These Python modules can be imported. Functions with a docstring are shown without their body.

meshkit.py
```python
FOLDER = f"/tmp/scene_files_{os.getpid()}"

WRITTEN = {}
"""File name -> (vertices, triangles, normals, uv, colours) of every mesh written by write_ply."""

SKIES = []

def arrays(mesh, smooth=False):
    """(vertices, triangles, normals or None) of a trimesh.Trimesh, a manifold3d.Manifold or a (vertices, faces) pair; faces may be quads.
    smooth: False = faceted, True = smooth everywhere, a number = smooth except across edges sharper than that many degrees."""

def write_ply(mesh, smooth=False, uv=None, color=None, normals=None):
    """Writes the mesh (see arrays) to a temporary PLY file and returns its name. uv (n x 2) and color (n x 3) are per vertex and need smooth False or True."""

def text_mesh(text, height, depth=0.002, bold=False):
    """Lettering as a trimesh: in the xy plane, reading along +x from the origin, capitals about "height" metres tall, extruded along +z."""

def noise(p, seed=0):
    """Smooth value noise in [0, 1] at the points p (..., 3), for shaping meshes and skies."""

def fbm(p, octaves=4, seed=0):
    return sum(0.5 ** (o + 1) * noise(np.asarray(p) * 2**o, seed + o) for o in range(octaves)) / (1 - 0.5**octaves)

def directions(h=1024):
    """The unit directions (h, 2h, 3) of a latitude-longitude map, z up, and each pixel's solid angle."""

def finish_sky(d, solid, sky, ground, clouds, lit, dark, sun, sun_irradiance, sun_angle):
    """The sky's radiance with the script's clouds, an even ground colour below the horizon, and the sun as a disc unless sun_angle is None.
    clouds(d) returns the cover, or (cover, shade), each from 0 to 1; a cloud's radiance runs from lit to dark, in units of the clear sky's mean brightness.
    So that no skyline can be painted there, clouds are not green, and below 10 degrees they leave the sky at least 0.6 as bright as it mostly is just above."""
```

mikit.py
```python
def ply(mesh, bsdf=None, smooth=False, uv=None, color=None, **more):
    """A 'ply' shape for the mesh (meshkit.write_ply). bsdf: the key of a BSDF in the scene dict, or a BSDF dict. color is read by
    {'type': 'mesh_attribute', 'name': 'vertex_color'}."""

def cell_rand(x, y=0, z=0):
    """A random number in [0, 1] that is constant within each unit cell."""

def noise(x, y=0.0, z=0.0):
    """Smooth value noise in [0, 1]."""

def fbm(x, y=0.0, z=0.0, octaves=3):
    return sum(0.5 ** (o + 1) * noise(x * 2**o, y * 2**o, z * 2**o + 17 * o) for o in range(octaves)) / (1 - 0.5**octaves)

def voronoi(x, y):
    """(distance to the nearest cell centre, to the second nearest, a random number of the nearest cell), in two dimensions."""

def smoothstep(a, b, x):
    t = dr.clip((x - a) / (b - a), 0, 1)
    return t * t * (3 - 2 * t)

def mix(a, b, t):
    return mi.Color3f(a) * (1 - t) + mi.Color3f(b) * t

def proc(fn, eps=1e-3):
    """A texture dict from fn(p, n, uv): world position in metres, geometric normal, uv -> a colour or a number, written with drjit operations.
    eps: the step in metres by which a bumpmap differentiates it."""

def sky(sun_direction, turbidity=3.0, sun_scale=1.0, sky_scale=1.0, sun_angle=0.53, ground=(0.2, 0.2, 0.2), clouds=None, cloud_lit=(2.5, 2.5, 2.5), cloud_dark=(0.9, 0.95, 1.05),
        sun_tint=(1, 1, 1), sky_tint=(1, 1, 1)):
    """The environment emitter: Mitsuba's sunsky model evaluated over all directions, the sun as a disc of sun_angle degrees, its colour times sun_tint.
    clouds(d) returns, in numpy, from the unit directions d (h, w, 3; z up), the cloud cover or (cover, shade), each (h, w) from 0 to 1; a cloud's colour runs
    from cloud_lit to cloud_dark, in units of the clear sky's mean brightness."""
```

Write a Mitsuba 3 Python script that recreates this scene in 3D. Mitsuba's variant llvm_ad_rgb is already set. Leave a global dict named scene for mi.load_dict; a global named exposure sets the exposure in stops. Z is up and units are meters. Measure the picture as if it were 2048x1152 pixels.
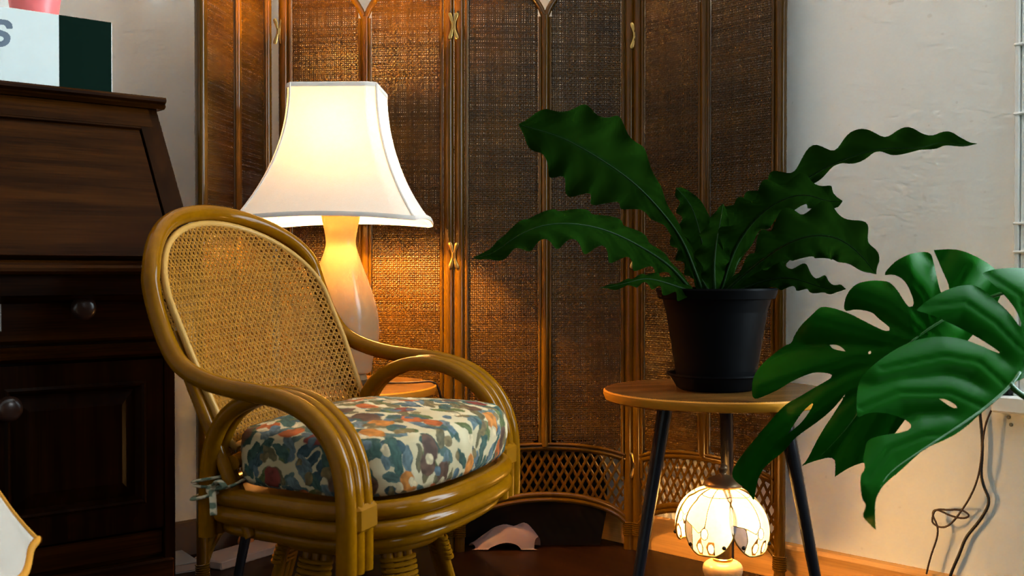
import math, random
import numpy as np
import trimesh
import drjit as dr
import mitsuba as mi
import mikit, meshkit
from scipy.spatial import Delaunay, ConvexHull
from scipy.interpolate import CubicSpline
from shapely.geometry import Polygon, Point, LineString
import shapely
import shapely.ops, shapely.affinity

# ------------------------------------------------------------------ camera, light, exposure
EYE, FOC, HOR, CX = 0.76, 2200.0, 545.0, 1024.0     # eye height (m), focal length and horizon row (pixels of the 2048 x 1152 frame)
exposure = 3.0
WINDOW_RADIANCE = [2.48, 3.12, 3.45]
WINDOW2_RADIANCE = [0.85, 0.95, 1.0]
BULB_SHADE = [500.0, 255.0, 72.0]
BULB_GLASS = [17.5, 9.4, 2.7]
T = mi.ScalarTransform4f
scene, labels = {}, {}
scene['camera'] = {'type': 'thinlens', 'fov': 2 * math.degrees(math.atan(1024 / FOC)), 'fov_axis': 'x',
                   'aperture_radius': 0.0022, 'focus_distance': 2.75, 'near_clip': 0.05, 'far_clip': 50.0,
                   'to_world': T().look_at(origin=[0, 0, EYE], target=[0, 1, EYE - (576 - HOR) / FOC], up=[0, 0, 1])}

# room frame: corner behind the screen, U runs along the right wall towards the viewer, V along the left wall
CORNER = np.array([-0.203, 3.622, 0.0])
U = np.array([0.7009, -0.7133, 0.0])
V = np.array([-0.7133, -0.7009, 0.0])
ROOM_U, ROOM_V, ROOM_H = 4.6, 4.3, 2.5


def room(u, v, z):
    return CORNER + U * u + V * v + np.array([0, 0, z])


# ------------------------------------------------------------------ helpers
rng = np.random.default_rng(7)
T3 = lambda x, y, d: np.array([(x - CX) / FOC * d, d, EYE - (y - HOR) / FOC * d])   # a point measured on the photograph, at depth d


def on_right_wall(x, y, off=0.0):
    """the point of the right wall (off metres in front of it) seen at x, y"""
    n, p0 = V, CORNER + V * off
    r = np.array([(x - CX) / FOC, 1.0, (HOR - y) / FOC])
    d = (n @ p0) / (n[:2] @ r[:2])
    return np.array([0, 0, EYE]) + r * d


def unit(v):
    v = np.asarray(v, float)
    return v / (np.linalg.norm(v, axis=-1, keepdims=True) + 1e-12)


def add(key, mesh, bsdf, smooth=False, uv=None, **more):
    k, n = key, 0
    while k in scene:
        n += 1
        k = f'{key}_{n:03d}'
    scene[k] = mikit.ply(mesh, bsdf, smooth=smooth, uv=uv, **more)
    return k


def put(key, shape, **more):
    k, n = key, 0
    while k in scene:
        n += 1
        k = f'{key}_{n:03d}'
    scene[k] = {**shape, **more}
    return k


def tag(key, label=None, category=None, group=None, kind=None):
    d = labels.setdefault(key, {})
    for a, b in (('label', label), ('category', category), ('group', group), ('kind', kind)):
        if b:
            d[a] = b
    return key


def spline(pts, n=40, closed=False):
    pts = np.asarray(pts, float)
    if closed:
        pts = np.vstack([pts, pts[:1]])
    t = np.r_[0, np.cumsum(np.linalg.norm(np.diff(pts, axis=0), axis=1) ** 0.6 + 1e-9)]
    cs = CubicSpline(t, pts, bc_type='periodic' if closed else 'natural')
    s = np.linspace(0, t[-1], n + (1 if closed else 0))
    out = cs(s)
    return out[:-1] if closed else out


def frames(p, closed=False, up=None):
    if closed:
        t = unit(np.roll(p, -1, 0) - np.roll(p, 1, 0))
    else:
        t = unit(np.gradient(p, axis=0))
    a0 = np.array([0, 0, 1.0]) if up is None else np.asarray(up, float)
    if abs(t[0] @ unit(a0)) > 0.95:
        a0 = np.array([1.0, 0.1, 0])
    a = [unit(a0 - (a0 @ t[0]) * t[0])]
    for k in range(1, len(p)):
        v = a[-1] - (a[-1] @ t[k]) * t[k]
        a.append(unit(v))
    a = np.array(a)
    return t, a, np.cross(t, a)


def tube(p, r, sides=10, closed=False, up=None, flat=1.0):
    """swept tube; r a number or one per point; flat squashes the first frame axis"""
    p = np.asarray(p, float)
    r = np.broadcast_to(np.asarray(r, float), (len(p),))
    t, a, b = frames(p, closed, up)
    ang = np.arange(sides) * 2 * np.pi / sides
    v = p[:, None] + r[:, None, None] * (flat * np.cos(ang)[None, :, None] * a[:, None] + np.sin(ang)[None, :, None] * b[:, None])
    n = len(p)
    i, j = np.meshgrid(np.arange(n if closed else n - 1), np.arange(sides), indexing='ij')
    i2 = (i + 1) % n
    q = np.stack([i * sides + j, i * sides + (j + 1) % sides, i2 * sides + (j + 1) % sides, i2 * sides + j], -1).reshape(-1, 4)
    f = np.vstack([q[:, [0, 1, 2]], q[:, [0, 2, 3]]])
    v = v.reshape(-1, 3)
    if not closed:
        c0, c1 = len(v), len(v) + 1
        v = np.vstack([v, p[:1], p[-1:]])
        jj = np.arange(sides)
        f = np.vstack([f, np.stack([np.full(sides, c0), (jj + 1) % sides, jj], 1),
                       np.stack([np.full(sides, c1), (n - 1) * sides + jj, (n - 1) * sides + (jj + 1) % sides], 1)])
    f = f[:, ::-1]
    m = trimesh.Trimesh(v, f, process=False)
    if m.volume < 0:
        m.invert()
    return m


def join(ms):
    return trimesh.util.concatenate(list(ms))


def lathe(profile, sides=48, center=(0, 0, 0)):
    """profile of (r, z) from bottom to top; closed where r is 0"""
    pr = np.asarray(profile, float)
    ang = np.arange(sides) * 2 * np.pi / sides
    v = np.stack([pr[:, None, 0] * np.cos(ang), pr[:, None, 0] * np.sin(ang), np.broadcast_to(pr[:, None, 1], (len(pr), sides))], -1).reshape(-1, 3)
    i, j = np.meshgrid(np.arange(len(pr) - 1), np.arange(sides), indexing='ij')
    q = np.stack([i * sides + j, i * sides + (j + 1) % sides, (i + 1) * sides + (j + 1) % sides, (i + 1) * sides + j], -1).reshape(-1, 4)
    f = np.vstack([q[:, [0, 1, 2]], q[:, [0, 2, 3]]])
    m = trimesh.Trimesh(v + np.asarray(center, float), f, process=True)
    m.update_faces(m.nondegenerate_faces())
    return m


def smooth_profile(pts, n=60):
    return spline(np.asarray(pts, float), n)


def hullbox(x0, x1, y0, y1, z0, z1, c=0.003):
    """box with chamfered edges"""
    c = min(c, 0.45 * min(x1 - x0, y1 - y0, z1 - z0))
    pts = []
    for k in range(3):
        cc = [c, c, c]
        cc[k] = 0
        for x in (x0 + cc[0], x1 - cc[0]):
            for y in (y0 + cc[1], y1 - cc[1]):
                for z in (z0 + cc[2], z1 - cc[2]):
                    pts.append((x, y, z))
    return trimesh.convex.convex_hull(np.array(pts))


def frame_map(mesh, o, ex, ey, ez=(0, 0, 1)):
    """mesh given in axes (ex, ey, ez) at origin o -> world"""
    m = mesh.copy()
    m.vertices = np.asarray(o) + mesh.vertices[:, :1] * np.asarray(ex) + mesh.vertices[:, 1:2] * np.asarray(ey) + mesh.vertices[:, 2:3] * np.asarray(ez)
    if np.linalg.det(np.array([ex, ey, ez])) < 0:
        m.invert()
    return m


def extrude_xz(poly, y0, y1):
    """polygon in x, z extruded along y"""
    m = trimesh.creation.extrude_polygon(poly if isinstance(poly, Polygon) else Polygon(poly), y1 - y0, engine='earcut')
    v = m.vertices.copy()
    m.vertices = np.stack([v[:, 0], v[:, 2] + y0, v[:, 1]], 1)
    if m.volume < 0:
        m.invert()
    return m


def grid(P, closed_u=False):
    """P (n, m, 3) -> (vertices, faces)"""
    n, m = P.shape[:2]
    i, j = np.meshgrid(np.arange(n if closed_u else n - 1), np.arange(m - 1), indexing='ij')
    i2 = (i + 1) % n
    q = np.stack([i * m + j, i2 * m + j, i2 * m + j + 1, i * m + j + 1], -1).reshape(-1, 4)
    return P.reshape(-1, 3), np.vstack([q[:, [0, 1, 2]], q[:, [0, 2, 3]]])


# ------------------------------------------------------------------ materials
def rgb(*c):
    return {'type': 'rgb', 'value': list(c)}


def princ(color, rough=0.5, spec=0.5, **more):
    c = color if isinstance(color, dict) else rgb(*color)
    return {'type': 'twosided', 'bsdf': {'type': 'principled', 'base_color': c, 'roughness': rough, 'specular': spec, **more}}


def bumped(b, fn, scale, eps=1e-3):
    return {'type': 'twosided', 'bsdf': {'type': 'bumpmap', 'arbitrary': mikit.proc(fn, eps), 'scale': scale, 'bsdf': b['bsdf']}}


def wall_color(p, n, uv):
    g = mikit.fbm(p.x * 3, p.y * 3, p.z * 3)
    f = mikit.noise(p.x * 260, p.y * 260, p.z * 260)
    speck = mikit.smoothstep(0.93, 0.97, mikit.noise(p.x * 45 + 5, p.y * 45, p.z * 45))
    c = mikit.mix((0.70, 0.70, 0.67), (0.77, 0.77, 0.74), g * 0.7 + f * 0.3)
    return mikit.mix(c, (0.50, 0.47, 0.42), speck * 0.35)


def wall_relief(p, n, uv):
    return 0.7 * mikit.noise(p.x * 190, p.y * 190, p.z * 190) + 0.6 * mikit.noise(p.x * 80, p.y * 80, p.z * 80)


scene['mat_wall'] = bumped(princ(mikit.proc(wall_color), 0.75, 0.3), wall_relief, 0.0016, 6e-4)
scene['mat_panelling'] = princ((0.10, 0.055, 0.03), 0.6, 0.2)
scene['mat_ceiling'] = princ((0.82, 0.81, 0.78), 0.9, 0.2)


def wood_fn(axis, dark, light, scale=1.0, streak=1.0):
    """streaks that run along the unit vector axis"""
    ax = unit(axis)
    s1 = unit(np.cross(ax, [0.31, 0.17, 0.93]))
    s2 = np.cross(ax, s1)

    def fn(p, n, uv):
        q = lambda a: p.x * float(a[0]) + p.y * float(a[1]) + p.z * float(a[2])
        a, b, c = q(ax), q(s1), q(s2)
        w = mikit.fbm(a * 3 * scale, b * 42 * scale, c * 42 * scale)
        fine = mikit.noise(a * 18 * scale, b * 420 * scale, c * 420 * scale)
        t = mikit.smoothstep(0.25, 0.8, w * 0.75 + fine * 0.25 * streak)
        return mikit.mix(dark, light, t)
    return fn


DESK_L = unit(np.array([-0.76, -0.65, 0.0]))
DESK_E = np.array([-DESK_L[1], DESK_L[0], 0.0])
scene['mat_mahogany'] = princ(mikit.proc(wood_fn(DESK_L, (0.008, 0.0020, 0.0002), (0.034, 0.0095, 0.0010))), 0.30, 0.035)
scene['mat_mahogany_upright'] = princ(mikit.proc(wood_fn((0, 0, 1), (0.006, 0.0016, 0.0002), (0.019, 0.0052, 0.0008))), 0.30, 0.035)
scene['mat_knob'] = princ((0.028, 0.012, 0.008), 0.22, 0.5)
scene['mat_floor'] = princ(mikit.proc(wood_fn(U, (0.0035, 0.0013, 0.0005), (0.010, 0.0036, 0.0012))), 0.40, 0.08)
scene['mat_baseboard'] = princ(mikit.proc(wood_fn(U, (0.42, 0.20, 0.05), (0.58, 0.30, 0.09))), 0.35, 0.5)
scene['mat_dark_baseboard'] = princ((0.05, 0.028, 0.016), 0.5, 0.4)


def bamboo_fn(p, n, uv):
    w = mikit.fbm(p.x * 60, p.y * 60, p.z * 5)
    f = mikit.noise(p.x * 400, p.y * 400, p.z * 25)
    return mikit.mix((0.034, 0.0130, 0.0004), (0.085, 0.036, 0.0011), w * 0.7 + f * 0.3)


scene['mat_bamboo'] = princ(mikit.proc(bamboo_fn), 0.17, 0.3)


def weave_fn(p, n, uv):
    w = mikit.fbm(p.x * 9, p.y * 9, p.z * 14)
    band = mikit.noise(p.z * 55, 0.5, 0.5)
    col = mikit.noise(p.x * 70, p.y * 70, 0.5)
    t = 0.45 * w + 0.3 * band + 0.25 * col
    return mikit.mix((0.0145, 0.0057, 0.0002), (0.043, 0.0182, 0.0005), mikit.smoothstep(0.25, 0.75, t))


scene['mat_weave'] = princ(mikit.proc(weave_fn), 0.20, 0.22)
scene['mat_brass'] = {'type': 'twosided', 'bsdf': {'type': 'principled', 'base_color': rgb(0.45, 0.29, 0.09), 'metallic': 1.0, 'roughness': 0.25}}
scene['mat_dark_brass'] = {'type': 'twosided', 'bsdf': {'type': 'principled', 'base_color': rgb(0.16, 0.10, 0.05), 'metallic': 0.7, 'roughness': 0.4}}


def rattan_fn(p, n, uv):
    w = mikit.fbm(p.x * 22, p.y * 22, p.z * 22)
    f = mikit.noise(p.x * 160, p.y * 160, p.z * 160)
    return mikit.mix((0.130, 0.043, 0.0003), (0.215, 0.081, 0.0010), w * 0.8 + f * 0.2)


scene['mat_rattan'] = princ(mikit.proc(rattan_fn), 0.13, 0.11)
scene['mat_rattan_wrap'] = princ((0.19, 0.070, 0.001), 0.4, 0.06)
scene['mat_cane'] = princ(mikit.proc(lambda p, n, uv: mikit.mix((0.235, 0.083, 0.003), (0.345, 0.138, 0.010), mikit.noise(p.x * 90, p.y * 90, p.z * 90))), 0.4, 0.12)
scene['mat_cane_rim'] = princ((0.40, 0.21, 0.05), 0.35, 0.15)
scene['mat_black'] = princ((0.005, 0.005, 0.005), 0.35, 0.2)
scene['mat_black_leg'] = princ((0.006, 0.006, 0.008), 0.22, 0.22)
scene['mat_black_plastic'] = princ((0.0022, 0.0022, 0.0025), 0.45, 0.03)
scene['mat_cord'] = princ((0.015, 0.011, 0.010), 0.5, 0.4)
scene['mat_brown_cord'] = princ((0.05, 0.025, 0.015), 0.5, 0.4)
scene['mat_table_top'] = princ(mikit.proc(wood_fn(unit([1.0, 0.35, 0]), (0.045, 0.017, 0.002), (0.085, 0.035, 0.005), 1.0)), 0.30, 0.5)
scene['mat_table_edge'] = princ((0.44, 0.17, 0.014), 0.4, 0.2)
scene['mat_near_shade'] = {'type': 'principledthin', 'base_color': rgb(0.37, 0.315, 0.26), 'roughness': 0.8, 'diff_trans': 0.12}
scene['mat_shade'] = {'type': 'principledthin', 'base_color': mikit.proc(lambda p, n, uv: mikit.mix((0.74, 0.655, 0.56), (0.79, 0.705, 0.61), mikit.noise(p.x * 500, p.y * 500, p.z * 700))), 'roughness': 0.8, 'diff_trans': 0.036}
scene['mat_piping'] = princ((0.62, 0.58, 0.53), 0.85, 0.2)
scene['mat_ceramic'] = princ((0.27, 0.19, 0.105), 0.16, 0.2)
scene['mat_white_plastic'] = princ((0.74, 0.74, 0.72), 0.4, 0.45)
scene['mat_orange_trim'] = princ((0.42, 0.17, 0.012), 0.7, 0.3)
scene['mat_carton_white'] = princ((0.56, 0.60, 0.58), 0.55, 0.3)
scene['mat_carton_green'] = princ((0.0004, 0.0075, 0.0042), 0.6, 0.03)
scene['mat_ink'] = princ((0.10, 0.13, 0.17), 0.6, 0.3)
scene['mat_pink'] = princ((0.78, 0.16, 0.16), 0.4, 0.45)
scene['mat_steel'] = {'type': 'twosided', 'bsdf': {'type': 'principled', 'base_color': rgb(0.30, 0.30, 0.30), 'metallic': 0.9, 'roughness': 0.4}}


def leaf_fn(base, tip, rib):
    def fn(p, n, uv):
        a = dr.abs(uv.y - 0.5)
        g = mikit.fbm(p.x * 30, p.y * 30, p.z * 30)
        vein = mikit.noise(uv.x * 55 + a * 14, 0.3, 0.7)
        c = mikit.mix(base, tip, g * 0.45 + vein * 0.55)
        return mikit.mix(rib, c, mikit.smoothstep(0.012, 0.05, a))
    return fn


scene['mat_fern'] = {'type': 'principledthin', 'base_color': mikit.proc(leaf_fn((0.0014, 0.0070, 0.0006), (0.0072, 0.028, 0.0022), (0.0045, 0.018, 0.003))), 'roughness': 0.42, 'diff_trans': 0.55, 'eta': 1.4}
scene['mat_monstera'] = {'type': 'twosided', 'bsdf': {'type': 'principled', 'base_color': mikit.proc(lambda p, n, uv: mikit.mix((0.0020, 0.040, 0.0014), (0.0055, 0.066, 0.0034), mikit.fbm(p.x * 14, p.y * 14, p.z * 14))), 'roughness': 0.33, 'specular': 0.013}}
scene['mat_stem'] = princ((0.015, 0.085, 0.010), 0.45, 0.4)
scene['mat_soil'] = princ((0.03, 0.02, 0.013), 0.9, 0.1)
scene['mat_cloth'] = {'type': 'principledthin', 'base_color': mikit.proc(lambda p, n, uv: mikit.mix((0.30, 0.17, 0.165), (0.24, 0.20, 0.185), mikit.fbm(p.x * 20, p.y * 20, p.z * 20))), 'roughness': 0.45, 'diff_trans': 0.4}
scene['mat_paper'] = princ((0.24, 0.18, 0.155), 0.6, 0.3)


def floral_fn(p, n, uv):
    """a printed cotton: cream ground with overlapping leaves and blooms, drawn in the fabric's own uv (metres)"""
    wx = uv.x + 0.014 * (mikit.fbm(uv.x * 60, uv.y * 60) - 0.5)
    wy = uv.y + 0.014 * (mikit.fbm(uv.x * 60 + 31, uv.y * 60) - 0.5)
    c = mikit.mix((0.34, 0.26, 0.14), (0.44, 0.35, 0.21), mikit.noise(uv.x * 40, uv.y * 40))

    def layer(c, sx, sy, rot, lim, cols, ox):
        ca, sa = math.cos(rot), math.sin(rot)
        x, y = (wx * ca - wy * sa) * sx + ox, (wx * sa + wy * ca) * sy + ox
        d, d2, r = mikit.voronoi(x, y)
        inside = 1 - mikit.smoothstep(lim - 0.05, lim, d)
        shade = mikit.noise(x * 7, y * 7)
        col = mi.Color3f(*cols[0])
        for k, q in enumerate(cols[1:]):
            col = dr.select(r > (k + 1) / len(cols), mi.Color3f(*q), col)
        col = col * (0.6 + 0.8 * shade)
        on = inside * dr.select(mikit.cell_rand(r * 997.0, ox) < 0.85, 1.0, 0.0)
        return c * (1 - on) + col * on
    c = layer(c, 19, 44, 0.5, 0.45, [(0.022, 0.045, 0.032), (0.055, 0.085, 0.07), (0.025, 0.045, 0.05), (0.07, 0.08, 0.025)], 3.3)
    c = layer(c, 46, 18, 0.9, 0.42, [(0.03, 0.06, 0.045), (0.075, 0.10, 0.10), (0.09, 0.07, 0.03)], 11.7)
    c = layer(c, 16, 18, 0.2, 0.34, [(0.28, 0.06, 0.014), (0.13, 0.022, 0.015), (0.075, 0.035, 0.02), (0.34, 0.115, 0.02)], 7.9)
    c = layer(c, 24, 26, 1.2, 0.25, [(0.06, 0.085, 0.095), (0.40, 0.30, 0.17), (0.12, 0.08, 0.03)], 23.1)
    return c


scene['mat_floral'] = princ(mikit.proc(floral_fn), 0.75, 0.2)

# ------------------------------------------------------------------ the room
def wall_slab(key, a, b, z0, z1, normal_out, m, th=0.08):
    a, b = np.asarray(a, float), np.asarray(b, float)
    ex = b - a
    L = np.linalg.norm(ex)
    box = trimesh.creation.box(bounds=[[0, 0, z0], [L, th, z1]])
    k = add(key, frame_map(box, a, ex / L, normal_out), m)
    tag(k, kind='structure')
    return k


wall_slab('wall_left', room(0, -0.08, 0), room(0, ROOM_V, 0), 0, ROOM_H, -U, 'mat_wall')
wall_slab('wall_side', room(0, ROOM_V, 0), room(ROOM_U, ROOM_V, 0), 0, ROOM_H, V, 'mat_wall')


def wall_u(p):
    return (p - CORNER) @ U


def windowed_wall(wall_key, win_key, origin, along, inward, L, w0, w1, z0, z1, radiance):
    """a wall with an opening, and in the opening a white frame, a middle bar and a bright pane of sheer curtain lit by the day"""
    out = -inward
    ms = [frame_map(trimesh.creation.box(bounds=[[a0, 0, c0], [a1, 0.10, c1]]), origin, along, out)
          for a0, a1, c0, c1 in ((-0.08, w0, 0, ROOM_H), (w1, L + 0.08, 0, ROOM_H), (w0, w1, 0, z0), (w0, w1, z1, ROOM_H))]
    tag(add(wall_key, join(ms), 'mat_wall' if wall_key == 'wall_right' else 'mat_panelling'), kind='structure')
    mid = (w0 + w1) / 2
    for nm, a0, a1, c0, c1 in (('frame', w0, w0 + 0.045, z0, z1), ('frame', w1 - 0.045, w1, z0, z1), ('frame', w0 + 0.045, w1 - 0.045, z0, z0 + 0.045), ('frame', w0 + 0.045, w1 - 0.045, z1 - 0.045, z1), ('bar', mid - 0.02, mid + 0.02, z0 + 0.045, z1 - 0.045)):
        add(win_key + '__' + nm, frame_map(hullbox(a0, a1, 0.01, 0.07, c0, c1), origin, along, out), 'mat_white_plastic')
    q = frame_map(trimesh.Trimesh([[w0, 0.06, z0], [w1, 0.06, z0], [w1, 0.06, z1], [w0, 0.06, z1]], [[0, 1, 2], [0, 2, 3]], process=False), origin, along, out)
    if q.face_normals[0] @ inward < 0:
        q.invert()
    add(win_key + '__pane', q, 'mat_white_plastic', emitter={'type': 'area', 'radiance': rgb(*radiance)})
    tag(win_key, kind='structure')


u0 = wall_u(on_right_wall(2033, 300))
zs0 = on_right_wall(2010, 826, 0.03)[2]
WU0, WU1, WZ0, WZ1 = u0 + 0.085, u0 + 1.20, zs0 + 0.036, 2.05
windowed_wall('wall_right', 'window_1', room(0, 0, 0), U, V, ROOM_U, WU0, WU1, WZ0, WZ1, WINDOW_RADIANCE)
windowed_wall('wall_rear', 'window_2', room(ROOM_U, 0, 0), V, -U, ROOM_V, 0.55, 1.20, 1.00, 1.95, WINDOW2_RADIANCE)
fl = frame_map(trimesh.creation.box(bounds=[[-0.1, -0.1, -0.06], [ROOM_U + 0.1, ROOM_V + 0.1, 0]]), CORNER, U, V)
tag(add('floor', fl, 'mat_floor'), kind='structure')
ce = frame_map(trimesh.creation.box(bounds=[[-0.1, -0.1, ROOM_H], [ROOM_U + 0.1, ROOM_V + 0.1, ROOM_H + 0.06]]), CORNER, U, V)
tag(add('ceiling', ce, 'mat_ceiling'), kind='structure')
# baseboards
bprof = Polygon([(0, 0), (0.016, 0), (0.016, 0.078), (0.011, 0.088), (0, 0.092)])


def baseboard(key, start, direction, L, out, m):
    me = trimesh.creation.extrude_polygon(bprof, L, engine='earcut')
    v = me.vertices.copy()
    me.vertices = start + v[:, :1] * out + v[:, 1:2] * np.array([0, 0, 1.0]) + v[:, 2:3] * direction
    if me.volume < 0:
        me.invert()
    tag(add(key, me, m), kind='structure')


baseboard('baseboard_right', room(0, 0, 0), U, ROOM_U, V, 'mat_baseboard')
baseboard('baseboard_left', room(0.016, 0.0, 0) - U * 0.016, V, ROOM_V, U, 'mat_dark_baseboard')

# ribbed white casing of the window in the right wall, and its sill with a horn beyond the casing
casing = [hullbox(u0 + a, u0 + b, 0, c, zs0 + 0.03, WZ1 + 0.08, 0.002) for a, b, c in ((0, 0.010, 0.018), (0.012, 0.030, 0.013), (0.032, 0.043, 0.018), (0.045, 0.086, 0.012))]
for z in (1.235, 1.09, 0.86, 0.80):
    casing.append(hullbox(u0 - 0.002, u0 + 0.044, 0, 0.021, z, z + 0.006, 0.002))
add('window_1__casing', frame_map(join(casing), CORNER, U, V), 'mat_white_plastic')
add('window_1__casing', frame_map(hullbox(WU1, WU1 + 0.085, 0, 0.016, zs0 + 0.03, WZ1 + 0.08, 0.002), CORNER, U, V), 'mat_white_plastic')
add('window_1__casing', frame_map(hullbox(WU0, WU1, 0, 0.016, WZ1, WZ1 + 0.08, 0.002), CORNER, U, V), 'mat_white_plastic')
pu = wall_u(on_right_wall(1986, 805, 0.03))
add('window_1__sill', frame_map(hullbox(pu, WU1 + 0.12, -0.03, 0.040, zs0, zs0 + 0.036, 0.004), CORNER, U, V), 'mat_white_plastic')

# ------------------------------------------------------------------ folding screen (four panels, one thing)
tag('folding_screen', 'brown bamboo folding screen of four woven rattan panels standing across the corner of the room', 'folding screen')
PW, P_TOP = 0.4945, 1.74
JOINTS = [(np.array([-0.731, 2.570, 0]), np.array([-0.676, 3.060, 0])), (np.array([-0.648, 3.060, 0]), np.array([-0.157, 2.990, 0])), (np.array([-0.157, 2.990, 0]), np.array([0.336, 3.020, 0])), (np.array([0.337, 3.018, 0]), np.array([0.656, 2.646, 0]))]   # the two ends of each panel
MID = PW / 2


def upper_arc(u):      # the rail under the weave: highest in the middle
    return 0.218 + 0.062 * np.sqrt(np.clip(1 - ((u - MID) / 0.25) ** 2, 0, 1))


def lower_arc(u):
    return 0.060 + 0.092 * np.sqrt(np.clip(1 - ((u - MID) / 0.232) ** 2, 0, 1))


def top_arch(u):       # each half of a panel ends in its own arch
    h = np.abs(u - MID)
    return 1.438 + 0.20 * np.clip(h / 0.20, 0, 1) ** 0.56


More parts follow.
